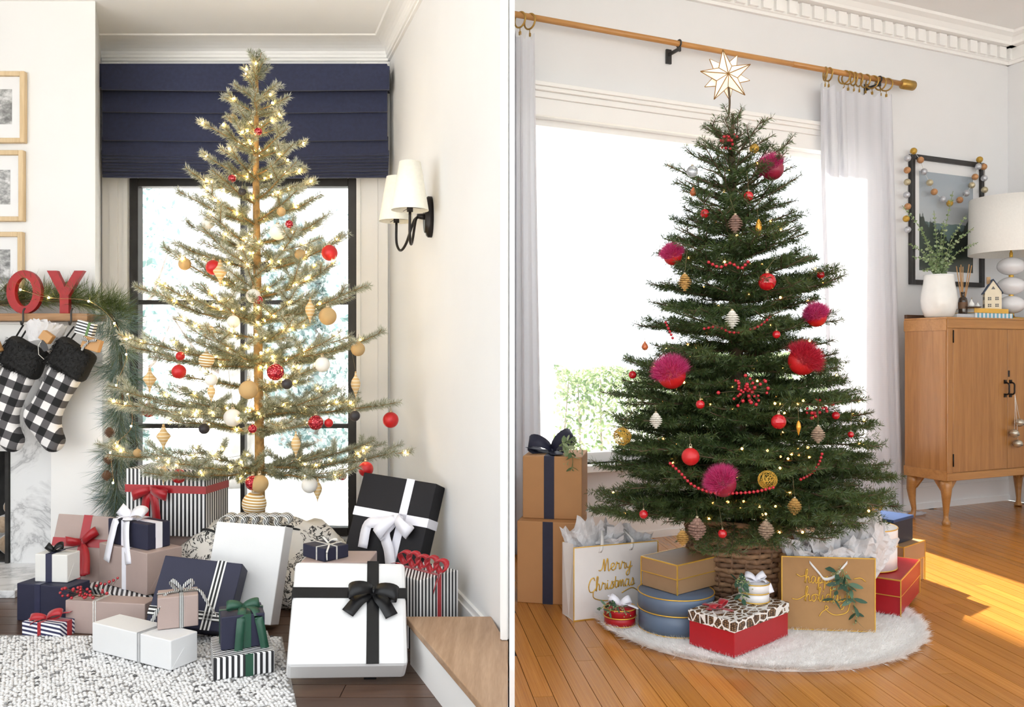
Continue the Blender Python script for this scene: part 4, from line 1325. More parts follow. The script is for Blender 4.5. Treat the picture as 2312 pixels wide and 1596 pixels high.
# looped striped ribbon behind the white present
rl = thing('ribbon_loops', 'black and white striped ribbon loops behind the tall white present', 'ribbon', (-.93, 3.06, .35))
M_LOOP = stripes('loop_stripe', (.82, .82, .8), (.015, .015, .016), 'y', .0085, .5, .6)
for k in range(6):
    cx_ = -.10 + .04 * k
    pts = [(cx_ + .026 * math.cos(a), 0, .004 + .022 * math.sin(a)) for a in [-.4 + 2 * PI * j / 18 for j in range(17)]]
    MB().strip(pts, (.35, 1, .25), .034, .0012).build('loop', M_LOOP, rl)
MB().tube([(-.12, 0, -.018), (.13, 0, -.018)], .004, 6).build('tie', M_BSAT, rl)

# nubby rug
rug = thing('knotted_rug', 'pale grey knotted wool rug under the front presents', 'rug', (-1.6, 2.4, 0))
corn = [Vector((-.775, 2.835, 0)), Vector((-2.65, 2.865, 0)), Vector((-2.65, 1.95, 0)), Vector((-.47, 1.95, 0))]
o_ = Vector(rug.location)
M_RUGB = mat('rug_backing', (.30, .29, .28), .95, noise=.4, nscale=60)
MB().hexa([c - o_ for c in corn], [c - o_ + Vector((0, 0, .007)) for c in corn]).build('backing', M_RUGB, rug)
g = np.random.default_rng(12)
sp = .0122
rows = int(.92 / (sp * .87))
base = MB().sphere((0, 0, 0), 1., 6, 3)
bv = np.array(base.v)
bf = [f for f in base.f if len(f) == 4]
BF = np.array(bf)
cen = []
for i in range(rows):
    yv = 1.955 + i * sp * .87
    xr = -.47 + (yv - 1.95) / (2.835 - 1.95) * (-.775 + .47)
    if yv > 2.83: break
    nx = int((xr + 2.1) / sp)
    xs = -2.1 + (np.arange(nx) + .5 * (i % 2)) * sp
    cen.append(np.stack([xs, np.full(nx, yv), np.full(nx, .0075)], 1))
cen = np.concatenate(cen) + g.normal(0, .0016, (sum(len(c) for c in cen), 3)) * np.array([1, 1, .4])
n = len(cen)
keep = g.random(n) > .045
cen = cen[keep]; n = len(cen)
sc3 = np.stack([g.uniform(.0056, .0086, n), g.uniform(.0052, .0074, n), g.uniform(.004, .0068, n)], 1)
th_ = g.uniform(-.6, .6, n)
R2 = np.stack([np.stack([np.cos(th_), -np.sin(th_)], 1), np.stack([np.sin(th_), np.cos(th_)], 1)], 1)
VV = bv[None] * sc3[:, None]
xy = np.einsum('nij,nkj->nki', R2, VV[..., :2])
VV = np.concatenate([xy, VV[..., 2:]], 2) + cen[:, None] - np.array(o_)[None, None]
QQ = (BF[None] + (np.arange(n) * len(bv))[:, None, None]).reshape(-1, 4)
M_KNOT = leaf_mat('wool_knots', (.07, .068, .068), (.62, .61, .60), (.80, .79, .78), .02)
tv = np.where(g.random(n) < .11, g.uniform(0, .35, n), g.uniform(.6, 1., n))
tag(np_mesh('wool_knots', VV.reshape(-1, 3), QQ, M_KNOT, rug, np.repeat(tv, len(bv)), True), kind='stuff')

# small things in the stockings
def sheet(name, w, h, m, parent, loc, rot, seed, crumple=.25, jag=True, nx=8, ny=9, curl=.3):
    """crumpled piece of paper standing up from its lower edge"""
    g = np.random.default_rng(seed)
    rings_ = []
    for j in range(ny + 1):
        v = j / ny
        row = []
        for i in range(nx + 1):
            u_ = i / nx * 2 - 1
            x = u_ * w / 2 * (.55 + .45 * v ** .6)
            zz = h * v * (1 - .18 * u_ * u_)
            if jag and j == ny: zz += h * .07 * g.normal()
            y_ = curl * w * (u_ * u_ - .3) * v + w * crumple * .11 * (math.sin(u_ * 4.2 + seed) * math.sin(v * 4 + seed * 2) + .7 * math.sin(u_ * 9 + v * 5 + seed * 3)) * v + g.normal(0, crumple * .018 * w) * (v > 0)
            row.append(Vector((x + g.normal(0, .012 * w), y_, zz + h * .10 * math.sin(u_ * 3 + seed * 1.7) * v)))
        rings_.append(row)
    mb = MB()
    vs_ = [p for r in rings_ for p in r]
    nn_ = nx + 1
    fs = [(a * nn_ + b, a * nn_ + b + 1, (a + 1) * nn_ + b + 1, (a + 1) * nn_ + b) for a in range(ny) for b in range(nx)]
    back = [p + Vector((0, .0009, 0)) for p in vs_]
    k = len(vs_)
    mb.add(vs_ + back, fs + [tuple(reversed([q + k for q in f])) for f in fs] + [(i, i + 1, i + 1 + k, i + k) for i in range(nx)], False)
    return mb.build(name, m, parent, loc, rot)
def tissue_mat():
    t = NT('white_tissue')
    t.b.inputs['Base Color'].default_value = (.86, .85, .86, 1)
    t.b.inputs['Roughness'].default_value = .6
    nz = t.n('ShaderNodeTexNoise', i_Scale=60., i_Detail=3.)
    t.l(t.coord(), nz.inputs['Vector'])
    t.l(t.ramp(nz.outputs[0], [(.3, (.80, .79, .80)), (.7, (.88, .87, .88))]), t.b.inputs['Base Color'])
    tl = t.n('ShaderNodeBsdfTranslucent')
    tl.inputs[0].default_value = (.85, .85, .87, 1)
    mx = t.n('ShaderNodeMixShader', i_0=.35)
    t.l(t.b.outputs[0], mx.inputs[1]); t.l(tl.outputs[0], mx.inputs[2]); t.l(mx.outputs[0], t.out.inputs[0])
    return t.m
M_TISSUE = tissue_mat()
M_KRAFTB = mat('brown_kraft_paper', S((190, 145, 95)), .6, noise=.04, nscale=20)
tp = thing('tissue_bundle', 'crumpled white tissue sticking out of the plaid stocking', 'tissue paper', at(86, 752, 3.505))
for k in range(4):
    sheet('tissue_sheet', .085, .085, M_TISSUE, tp, (-.012 + .016 * k, .004 * k, -.03), (0, math.radians(-10 + 16 * k), .3 * k), 60 + k)
kt = gift('gift_box', 'little brown kraft box in the stocking with tissue', (*at(100, 770, 3.495), 0, .048, .03, .04, 0, 35), M_KRAFTB, group='little gifts in the stockings')
tgm = thing('gift_tag', 'dark grey leaf shaped tag hanging from the little kraft box', 'tag', at(94, 770, 3.475))
MB().prism([(-.006, .0), (.006, .003), (.014, -.02), (.012, -.046), (-.008, -.044), (-.014, -.018)], -.001, .001).build('tag_card', mat('charcoal_card', (.05, .05, .055), .6), tgm, rot=(0, -.4, 0))
MB().tube([(0, -.002, 0), (-.012, -.004, -.02), (-.01, -.004, -.055), (.012, -.004, -.075)], .0013, 5).build('cord', M_STRING, tgm)
g1 = gift('gift_box', 'little striped gift with green ribbon in the stocking', (*at(190, 756, 3.505), 0, .075, .03, .055, 0, 16), stripes('bw_small', BW1, BW2, 'z', .0125, .5), group='little gifts in the stockings')
band(g1, 'x', .016, .010, mat('leaf_green_ribbon', S((84, 120, 60)), .5))
g2 = gift('gift_box', 'little brown kraft gift with striped bow in the stocking', (*at(204, 790, 3.49), 0, .075, .03, .05, 0, 18), M_KRAFTB, group='little gifts in the stockings')
bow(g2, M_GROSN, (-.005, -.0165, .035), X_, Z_, -Y_, .032, .009, [[(0, 0, .004), (-.012, -.02, .006), (-.02, -.045, .004)], [(0, 0, .004), (-.02, 0, .006), (-.035, -.002, .004)]], .6, .3, ang=(.4, .2))
g3 = gift('gift_box', 'little kraft gift with striped ribbon in the cut off stocking', (*at(-12, 800, 3.51), 0, .075, .03, .075, 0, -25), M_KRAFTB, group='little gifts in the stockings')
band(g3, 'x', .02, .010, M_GROSN)

# ================================================================ right-hand room: things
M_GOLD = mat('gold_foil', S((226, 180, 76)), .32, metal=.55, noise=.08, nscale=40)
M_BRASS = mat('aged_brass', S((178, 142, 74)), .38, metal=.7, noise=.15, nscale=40)
M_RODWOOD = wood('curtain_rod_wood', (.55, .27, .08), (.42, .18, .045), 'x', 20, .4, .2, 0.)
M_CARD = mat('brown_cardboard', S((188, 138, 90)), .7, noise=.03, nscale=14, bump=.05, bscale=150)

# ---------------------------------------------------------------- curtain rod, rings, curtains
RZ, RV = 2.567, .10
rod = wframe('curtain_rod', 'long wooden curtain rod with brass end cap above the window', 'curtain rod', 0, RV, RZ)
RE = wall_u(2063, RV)
MB().tube([(-.035, 0, 0), (RE - .09, 0, 0)], .0145, 14).build('pole', M_RODWOOD, rod)
MB().tube([(1.66, 0, 0), (RE - .09, 0, 0)], .0155, 14).build('outer_pole', M_RODWOOD, rod)
MB().tube([(RE - .106, 0, 0), (RE - .094, 0, 0), (RE - .091, 0, 0), (RE - .006, 0, 0), (RE, 0, 0)], [.019, .022, .029, .029, .024], 16).build('end_cap', M_BRASS, rod)
for px in (1533, 1985):
    u_ = wall_u(px, RV)
    m_ = MB().box2((u_ - .016, RV - .012, -.075), (u_ + .016, RV - .001, .0))
    m_.box2((u_ - .006, .0, -.035), (u_ + .006, RV - .001, -.020))
    m_.torus((u_, 0, 0), .019, .0045, 'x', 18, 6)
    m_.box2((u_ - .008, -.008, -.04), (u_ + .008, .004, -.018))
    m_.build('bracket', M_BLACK, rod)
_r = MB().torus((0, 0, -.022), .036, .0045, 'x', 24, 8).build('ring_loop', M_BRASS)
ring_me = _r.data; bpy.data.objects.remove(_r)
_r = MB().tube([(0, 0, -.062), (0, 0, -.078)], .0022, 6).box((0, 0, -.086), (.006, .012, .016)).build('clip', M_BRASS)
clip_me = _r.data; bpy.data.objects.remove(_r)
ORD = ['nearest', 'second nearest', 'third nearest', 'fourth nearest', 'fifth nearest', 'sixth nearest', 'seventh nearest', 'eighth nearest', 'ninth nearest', 'tenth nearest']
RPX = (1174, 1196, 2001, 1988, 1969, 1954, 1940, 1928, 1915, 1906, 1871, 1863)
for ri, px in enumerate(RPX):
    t = wframe('curtain_ring', 'brass curtain ring ' + (ORD[ri] + ' the partition on the rod' if px < 1300 else ORD[ri - 2] + ' the brass end cap of the rod'), 'curtain ring', wall_u(px, RV), RV, RZ, group='curtain rings by the partition' if px < 1300 else 'curtain rings at the capped end')
    tl = rnd.uniform(-.5, .5) if px > 1300 else .35
    link('ring_loop', ring_me, t, rot=(0, 0, tl))
    link('clip', clip_me, t, rot=(0, 0, tl))
def curtain_mat():
    t = NT('white_linen_curtain')
    w = t.n('ShaderNodeTexWave', bands_direction='Z', i_Scale=55., i_Distortion=.3)
    t.l(t.coord(), w.inputs['Vector'])
    w2 = t.n('ShaderNodeTexWave', bands_direction='X', i_Scale=55., i_Distortion=.3)
    t.l(t.coord(), w2.inputs['Vector'])
    f_ = t.math('MULTIPLY', w.outputs['Fac'], w2.outputs['Fac'])
    c = t.ramp(f_, [(0., (.84, .84, .88)), (1., (.93, .93, .95))])
    t.l(c, t.b.inputs['Base Color'])
    t.b.inputs['Roughness'].default_value = .9
    tl = t.n('ShaderNodeBsdfTranslucent')
    t.l(c, tl.inputs[0])
    mx = t.n('ShaderNodeMixShader', i_0=.5)
    t.l(t.b.outputs[0], mx.inputs[1]); t.l(tl.outputs[0], mx.inputs[2]); t.l(mx.outputs[0], t.out.inputs[0])
    return t.m
M_CURT = curtain_mat()
def curtain(label, u_top, u_bot, z_top, nf, amp, seed, puddle=True, v0=RV):
    t = wframe('curtain', label, 'curtain', u_top[0], v0, 0)
    nx, nz = nf * 14, 40
    g = random.Random(seed)
    ph = [g.uniform(0, 2 * PI) for _ in range(4)]
    V = []
    for j in range(nz + 1):
        s_ = j / nz
        z = z_top * (1 - s_)
        a0 = u_top[0] + (u_bot[0] - u_top[0]) * s_ ** 1.2; a1 = u_top[1] + (u_bot[1] - u_top[1]) * s_ ** 1.2
        for i in range(nx + 1):
            q = i / nx
            f_ = q * nf * 2 * PI
            am = amp * (.55 + .45 * math.sin(q * 5 + ph[0])) * (.6 + .4 * min(1, s_ * 4))
            yv = am * math.sin(f_ + .5 * math.sin(q * 9 + ph[1]) + .25 * s_)
            du_ = .35 * am * math.sin(2 * f_ + ph[2])
            zz_ = z - (.018 * (1 - math.cos(f_)) * (1 - s_) ** 6)
            if puddle and j == nz: zz_ = .004
            V.append((a0 + (a1 - a0) * q + du_ - u_top[0], yv, max(zz_, .004)))
    V = np.array(V)
    nn_ = nx + 1
    Q = np.array([(a * nn_ + b, a * nn_ + b + 1, (a + 1) * nn_ + b + 1, (a + 1) * nn_ + b) for a in range(nz) for b in range(nx)])
    V2 = V + np.array([0, .002, 0])
    Q2 = Q[:, ::-1] + len(V)
    np_mesh('cloth', np.concatenate([V, V2]), np.concatenate([Q, Q2]), M_CURT, t, None, True)
    if puddle:
        pm_ = MB()
        b0, b1 = u_bot[0] - u_top[0], u_bot[1] - u_top[0]
        for k in range(5):
            uu = b1 - .05 - k * .09
            pm_.tube(smooth_path([(uu - .06, -.02, .012), (uu, -.06 - .02 * (k % 2), .016), (uu + .06, -.05, .014), (uu + .10, -.02, .01)], 4), .014, 7)
        pm_.tube(smooth_path([(b1 - .02, -.04, .012), (b1 + .05, -.06, .012), (b1 + .13, -.05, .008)], 4), [.016] * 4 + [.013] * 3 + [.006] * 2, 7)
        pm_.build('puddled_hem', M_CURT, t)
    return t
curtain('white linen curtain gathered between the fir tree and sideboard', (wall_u(1855, RV), wall_u(2012, RV)), (wall_u(1888, RV), wall_u(2038, RV)), 2.495, 6, .034, 3)
curtain('white linen curtain beside the partition behind the cardboard boxes', (wall_u(1163, RV), wall_u(1207, RV)), (wall_u(1163, RV), wall_u(1226, RV)), 2.495, 3, .022, 8, False)

# ---------------------------------------------------------------- sideboard
SU, SV = 2.443, .451
M_CAB = wood('sideboard_veneer', (.44, .205, .058), (.32, .135, .034), 'z', 15, .33, .25, 0.)
M_CABR = wood('sideboard_rail', (.48, .23, .066), (.36, .16, .042), 'x', 15, .33, .25, 0.)
cab = wframe('sideboard', 'honey wood two door sideboard on curved legs', 'sideboard', SU, SV, 0)
CW, CD, CZ0, CZ1 = .985, .285, .25, 1.164
MB().box2((0, .004, CZ0), (CW, CD, CZ1 - .012)).build('body', M_CAB, cab, bevel=.006)
MB().box2((-.003, .0, CZ1 - .012), (CW + .003, CD, CZ1)).build('top', M_CABR, cab, bevel=.003)
MB().box2((.0, CD - .02, CZ1), (CW, CD, CZ1 + .022)).build('back_rail', mat('dark_walnut_rail', (.09, .045, .025), .5), cab)
MB().box2((.0, -.004, CZ1 - .062), (CW, .005, CZ1 - .012)).build('front_rail', M_CABR, cab, bevel=.002, seg=1)
MB().box2((.0, -.004, CZ0), (CW, .005, CZ0 + .042)).build('front_rail', M_CABR, cab, bevel=.002, seg=1)
for xa in (0., CW - .042):
    MB().box2((xa, -.004, CZ0 + .042), (xa + .042, .005, CZ1 - .062)).build('stile', M_CAB, cab, bevel=.002, seg=1)
MB().box2((-.004, .002, CZ0), (.002, CD, CZ0 + .055)).build('side_rail', M_CABR, cab)
MB().box2((-.004, .002, CZ1 - .075), (.002, CD, CZ1 - .012)).build('side_rail', M_CABR, cab)
for i, (xa, xb) in enumerate(((.045, .491), (.495, .940))):
    dr = MB().box2((xa, -.003, CZ0 + .046), (xb, .003, CZ1 - .066)).build('door', M_CAB, cab, bevel=.0015, seg=1)
    hx = .470 if i == 0 else .516
    h_ = MB().tube(smooth_path([(hx, -.004, .795), (hx, -.028, .785), (hx, -.030, .757), (hx, -.028, .730), (hx, -.004, .720)], 5), .0045, 8)
    h_.box((hx, -.006, .797), (.018, .006, .022)).box((hx, -.006, .718), (.018, .006, .022))
    h_.build('handle', M_BRONZE, dr)
    hh = .0425 if i == 0 else .9425
    for z in (.33, 1.02):
        MB().tube([(hh, -.006, z), (hh, -.006, z + .07)], .004, 8).build('hinge', M_BRONZE, dr)
MB().box2((.497, -.007, .825), (.509, -.003, .862)).build('keyhole_plate', M_BRONZE, cab, bevel=.001, seg=1)
leg_pts = [(0, 0, .25), (-.006, -.006, .215), (-.010, -.010, .17), (-.006, -.006, .11), (.0, .0, .055), (-.002, -.002, .03), (-.008, -.008, .018), (-.010, -.010, .006), (-.008, -.008, .0)]
leg_r = [.036, .032, .026, .0185, .0135, .014, .022, .0235, .019]
_l = None
for (lx_, ly_, rz) in ((.036, .036, 0), (CW - .036, .036, PI / 2), (.036, CD - .036, -PI / 2), (CW - .036, CD - .036, PI)):
    if _l is None:
        mb = MB().tube(leg_pts, leg_r, 12)
        for dx, dy in ((1, 0), (0, 1)):
            mb.hexa([(dx * .02 - dy * .012, dy * .02 - dx * .012, .25), (dx * .075 - dy * .012, dy * .075 - dx * .012, .25), (dx * .02 - dy * .012, dy * .02 - dx * .012, .18)], [(dx * .02 + dy * .004 - .004 * dx * 0, dy * .02 + dx * .004, .25), (dx * .075 + dy * .004, dy * .075 + dx * .004, .25), (dx * .02 + dy * .004, dy * .02 + dx * .004, .18)])
        _l = mb.build('leg', M_CABR, cab, (lx_, ly_, 0), (0, 0, rz)).data
    else:
        link('leg', _l, cab, (lx_, ly_, 0), (0, 0, rz))
jb = wframe('jingle_bells', 'cord of three silver jingle bells hanging from the sideboard handle', 'bells', SU + .516, SV + .032, .715)
M_SILV = mat('silver_bell', S((196, 188, 172)), .3, metal=.7, noise=.1)
for bx, bz in ((-.010, -.215), (.035, -.155), (.020, -.275)):
    MB().tube([(0, 0, .01), (bx * .5, -.004, bz * .5), (bx, -.004, bz + .02)], .0013, 5).build('cord', M_STRING, jb)
    b_ = MB().sphere((bx, -.004, bz), .026, 14, 10, .9).build('bell', M_SILV, jb)
    MB().torus((bx, -.004, bz), .0262, .002, 'z', 20, 6).build('rim', M_SILV, b_)
    MB().box((bx, -.0305, bz - .008), (.016, .002, .003)).build('slot', M_BLACK, b_)

def on_cab(px, dy):
    """local position on the sideboard top for picture column px, dy behind the front edge"""
    s_ = (px - CX) / F
    p0 = wb_pt(SU, SV - dy, CZ1); d = Vector((math.cos(WA), math.sin(WA), 0))
    t_ = (s_ * p0.y - p0.x) / (d.x - s_ * d.y)
    return p0 + d * t_
# vase with eucalyptus
vp = on_cab(2120, .12)
va = thing('vase', 'white ceramic vase on the sideboard', 'vase', vp)
q = vp.y / F
pv = [(24, 0), (30, 3), (36, 20), (38.5, 38), (37, 55), (33, 75), (31, 92), (31.5, 97), (29, 97), (29, 92), (30, 75), (20, 30), (0.1, 20)]
MB().lathe([(r * q, z * q) for r, z in pv], 32, cap=False).build('vase_body', mat('white_ceramic', (.80, .80, .77), .25, noise=.02, coat=.3), va)
M_EUC = needle_mat('eucalyptus_leaf', (.13, .20, .08), (.29, .40, .20), (.52, .60, .38), .35, .5)
M_EUCD = needle_mat('dark_eucalyptus_leaf', (.03, .075, .045), (.06, .13, .085), (.14, .24, .15), .2, .45)
eu = thing('eucalyptus_bunch', 'bunch of eucalyptus stems in the white vase', 'plant', vp + Vector((0, 0, 90 * q)))
def leafy(parent, pts, lsz, gap, mm, seed, stem_r=.0016, taper=.5, name='stem', pair=True, asp=.75):
    g = random.Random(seed)
    path = smooth_path(pts, 8)
    st_ = MB().tube(path, stem_r, 5).build(name, mat('green_stem', (.20, .26, .10), .6), parent)
    V, T = [], []
    L = 0; nxt = gap; k = 0
    tot = sum((path[i + 1] - path[i]).length for i in range(len(path) - 1))
    for i in range(len(path) - 1):
        d = path[i + 1] - path[i]
        L += d.length
        while L > nxt:
            t_ = nxt / tot
            s_ = lsz * (1 - taper * t_) * g.uniform(.8, 1.15)
            ax = d.normalized()
            for sg in ((1, -1) if pair else (1 if k % 2 else -1,)):
                a = k * 1.4
                o1 = ax.orthogonal().normalized(); o2 = ax.cross(o1)
                out = (o1 * math.cos(a) + o2 * math.sin(a)) * sg
                dr_ = (out + ax * .55).normalized()
                sd = dr_.cross(Vector((g.gauss(0, 1), g.gauss(0, 1), g.gauss(0, 1)))).normalized()
                nn_ = dr_.cross(sd)
                c = path[i]
                prof_ = [(0, 0), (.25, .42), (.55, .5), (.85, .3), (1, 0), (.85, -.3), (.55, -.5), (.25, -.42)]
                for a_, b_ in prof_: V.append(c + dr_ * a_ * s_ + sd * b_ * s_ * asp + nn_ * (.12 * s_ * a_ * a_))
                T += [g.random()] * 8
            k += 1
            nxt += gap
    if V:
        V = np.array([tuple(v) for v in V])
        n = len(V) // 8
        Q = np.concatenate([np.array([(8 * i, 8 * i + 1, 8 * i + 6, 8 * i + 7), (8 * i + 1, 8 * i + 2, 8 * i + 5, 8 * i + 6), (8 * i + 2, 8 * i + 3, 8 * i + 4, 8 * i + 5)]) for i in range(n)])
        tag(np_mesh('leaves', V, Q, mm, st_, np.array(T)), kind='stuff')
    return st_
eo = Vector(eu.location)
for i, (tx, ty, dd) in enumerate([(175, 570, -.05), (440, 615, .02), (600, 450, .0), (710, 655, -.04), (775, 755, .03), (810, 880, -.06), (225, 890, .02), (260, 1000, -.06), (345, 1120, -.10), (600, 1020, -.10), (520, 700, .03), (330, 760, -.02), (400, 900, -.06)]):
    px, py = 1990 + tx / 3.711, 310 + ty / 3.711
    tip = at(px, py, vp.y + dd) - eo
    base_ = Vector((rnd.uniform(-.02, .02), rnd.uniform(-.02, .02), -.10))
    neck = Vector((base_.x * .5 + tip.x * .08, base_.y * .5, .01))
    midp = neck.lerp(tip, .5) + Vector((-.10 * tip.x, 0, abs(tip.x) * .18))
    leafy(eu, [base_, neck, midp, tip], .026, .0125, M_EUC, 200 + i)
# framed landscape
FU0, FU1, FZ0_, FZ1_ = wall_u(2053, .01), wall_u(2217, .01), 1.385, 2.183
fa = wframe('framed_landscape', 'black framed misty forest photograph above the sideboard', 'picture', FU0, .002, FZ0_)
fw_, fh_ = FU1 - FU0, FZ1_ - FZ0_
def fbx(a, b): return MB().box2((a[0], -a[1], a[2]), (b[0], -b[1], b[2]))
for a, b in (((0, .0, 0), (.028, .03, fh_)), ((fw_ - .028, .0, 0), (fw_, .03, fh_)), ((.028, .0, 0), (fw_ - .028, .03, .028)), ((.028, .0, fh_ - .028), (fw_ - .028, .03, fh_))):
    fbx(a, b).build('frame_rail', M_BLACK, fa, bevel=.002, seg=1)
fbx((.028, .001, .028), (fw_ - .028, .008, fh_ - .028)).build('mount', M_MATTE, fa)
def forest_mat(z0, z1, x0, x1):
    t = NT('misty_forest_photo')
    sp_ = t.n('ShaderNodeSeparateXYZ')
    t.l(t.coord(), sp_.inputs[0])
    zz_ = t.math('DIVIDE', t.math('SUBTRACT', sp_.outputs[2], z0), z1 - z0)
    xx_ = t.math('DIVIDE', t.math('SUBTRACT', sp_.outputs[0], x0), x1 - x0)
    n1 = t.n('ShaderNodeTexNoise', i_Scale=16., i_Detail=6., i_Roughness=.7)
    t.l(t.coord(scale=(1, 1, .25)), n1.inputs['Vector'])
    n2 = t.n('ShaderNodeTexNoise', i_Scale=5., i_Detail=4.)
    t.l(t.coord(), n2.inputs['Vector'])
    sky = t.ramp(t.math('ADD', zz_, t.math('MULTIPLY', n2.outputs[0], .2)), [(.45, (.60, .62, .63)), (1.05, (.36, .42, .48))])
    # far ridge, then near firs rising to the left
    far = t.math('LESS_THAN', zz_, t.math('ADD', .44, t.math('MULTIPLY', n2.outputs[0], .10)))
    hgt = t.math('ADD', t.math('ADD', .16, t.math('MULTIPLY', n1.outputs[0], .42)), t.math('MULTIPLY', t.math('POWER', t.math('ABSOLUTE', t.math('SUBTRACT', xx_, .55)), 1.5), .55))
    near = t.math('LESS_THAN', zz_, hgt)
    c = t.mix(far, sky, (.17, .25, .25))
    c = t.mix(near, c, (.025, .045, .035))
    t.l(c, t.b.inputs['Base Color'])
    t.b.inputs['Roughness'].default_value = .4
    return t.m
fbx((.085, .008, .09), (fw_ - .085, .0095, fh_ - .095)).build('photograph', forest_mat(.09, fh_ - .095, .085, fw_ - .085), fa)
fbx((.028, .016, .028), (fw_ - .028, .018, fh_ - .028)).build('glazing', M_GLASS, fa)
# bead garland
bg = wframe('bead_garland', 'garland of gold, silver and copper beads draped over the black frame', 'bead garland', FU0, .035, FZ1_)
bo = Vector(bg.location)
BM = {'g': mat('gold_bead', S((190, 150, 60)), .45, metal=.4, noise=.2, nscale=90), 's': mat('silver_bead', S((190, 192, 198)), .35, metal=.5, noise=.15, nscale=90), 'c': mat('copper_bead', S((186, 136, 92)), .5, metal=.3, noise=.2, nscale=90), 'h': mat('champagne_bead', S((190, 178, 148)), .4, metal=.45, noise=.15, nscale=90)}
runs = [[(208, 830, ''), (220, 775, 's'), (208, 682, 'g'), (220, 580, 'c'), (212, 483, 's'), (217, 375, 'h'), (217, 275, 'c'), (220, 175, 's'), (270, 115, 'g'), (328, 190, 'c'), (357, 288, 's'), (405, 380, 'h'), (443, 457, 'c'), (515, 520, 's'), (573, 553, 'g'), (657, 525, 'c'), (712, 468, 's'), (757, 402, 'h'), (785, 332, 'c'), (812, 245, 's'), (823, 187, 'g'), (858, 247, 'c'), (862, 343, 's'), (865, 440, 'h'), (860, 530, 'c')]]
def wall_pt(px, py, v):
    u_ = wall_u(px, v)
    p = wb_pt(u_, v, 0)
    return Vector((p.x, p.y, EYE + (CY - py) / F * p.y))
Ri = Matrix.Rotation(-WA, 4, 'Z')
for run in runs:
    pp = []
    for x_, y_, k in run:
        p = Ri @ (wall_pt(1990 + x_ / 3.711, 310 + y_ / 3.711, .055) - bo)
        pp.append(p)
        if k: MB().sphere(p, .0205, 12, 8).build('bead', BM[k], bg)
    MB().tube(pp, .0013, 4).build('cord', M_STRING, bg)
# reed diffuser
dp = on_cab(2174, .10)
df = thing('reed_diffuser', 'small amber bottle with wooden reeds on the sideboard', 'diffuser', dp)
q = dp.y / F
MB().lathe([(r * q, z * q) for r, z in [(9, 0), (9.6, 2), (9.6, 30), (8, 36), (4, 40), (4, 46), (4.6, 47), (4.6, 50), (3, 50), (3, 44), (.1, 40)]], 20, cap=False).build('bottle', mat('amber_glass', (.035, .018, .009), .12, coat=.5), df)
MB().lathe([(9.9 * q, 12 * q), (9.9 * q, 27 * q)], 20, cap=False).build('paper_label', mat('brown_label', (.18, .10, .055), .7), df)
for k, (dx, dz) in enumerate(((-17, 108), (-8, 106), (-3, 112), (4, 108), (11, 112), (19, 110))):
    MB().tube([(0, 0, 8 * q), (dx * q, rnd.uniform(-8, 8) * q, dz * q)], 1.0 * q, 5).build('reed', mat('bamboo_reed', (.52, .28, .11), .7), df)
# books
def book(name, label, px0, px1, dy, z, th, depth, m, pages):
    a, b = on_cab(px0, dy), on_cab(px1, dy)
    t = thing('book', label, 'book', (a.x, a.y, z), (0, 0, WA), group='books stacked on the sideboard')
    L = (b - a).length
    c_ = MB().box2((0, 0, 0), (L, depth, .0022)).box2((0, 0, th - .0022), (L, depth, th)).box2((0, 0, .0022), (L, .002, th - .0022))
    c_.build('cover', m, t)
    MB().box2((.003, .002, .0022), (L - .003, depth - .004, th - .0022)).build('pages', pages, t)
    return t
M_PAGES = mat('paper_pages', (.80, .79, .75), .8, noise=.05, nscale=60)
book('book', 'grey magazine lying under the reed diffuser beside the vase', 2160, 2201, .06, CZ1 + .0005, .022, .15, mat('grey_cover', (.55, .56, .58), .5), M_PAGES)
book('book', 'book with blue and white striped cover beneath the yellow one', 2202, 2287, .05, CZ1 + .0005, .030, .15, stripes('blue_white_cover', (.80, .82, .84), S((110, 175, 200)), 'x', .033, .5), M_PAGES)
book('book', 'yellow book on top of the striped one under the house', 2200, 2277, .045, CZ1 + .031, .026, .15, mat('yellow_cover', S((226, 178, 78)), .5), M_PAGES)
df.location.z = CZ1 + .023
# little house
hp = on_cab(2240, .12)
q = hp.y / F
hs = thing('model_house', 'small cream wooden house with navy roof on the yellow book', 'ornament', (hp.x, hp.y, CZ1 + .0575), (0, 0, math.radians(-22)))
M_HCREAM = mat('cream_painted_wood', (.80, .72, .55), .6, noise=.03)
hw, hd, hh_, hr = 33 * q, 34 * q, 38 * q, 26 * q
# gable end faces local -y (front), ridge along y
MB().hexa([(-hw / 2, -hd / 2, 0), (hw / 2, -hd / 2, 0), (hw / 2, -hd / 2, hh_), (0, -hd / 2, hh_ + hr), (-hw / 2, -hd / 2, hh_)], [(-hw / 2, hd / 2, 0), (hw / 2, hd / 2, 0), (hw / 2, hd / 2, hh_), (0, hd / 2, hh_ + hr), (-hw / 2, hd / 2, hh_)]).build('walls', M_HCREAM, hs)
for s_ in (-1, 1):
    e1, e2 = Vector((s_ * (hw / 2 + 3 * q), 0, hh_ - 4 * q)), Vector((0, 0, hh_ + hr + 1.5 * q))
    up = Vector((0, 0, 2.5 * q))
    yo = Vector((0, hd / 2 + 2 * q, 0))
    MB().hexa([e1 - yo, e2 - yo, e2 - yo + up, e1 - yo + up], [e1 + yo, e2 + yo, e2 + yo + up, e1 + yo + up]).build('roof', mat('navy_roof', S((34, 54, 84)), .5), hs)
MB().box((-hw * .22, 0, hh_ + hr * 1.05), (7 * q, 7 * q, 16 * q)).build('chimney', mat('bare_wood_chimney', (.56, .36, .19), .7), hs)
M_WIN = mat('tiny_dark_window', (.10, .09, .08), .4)
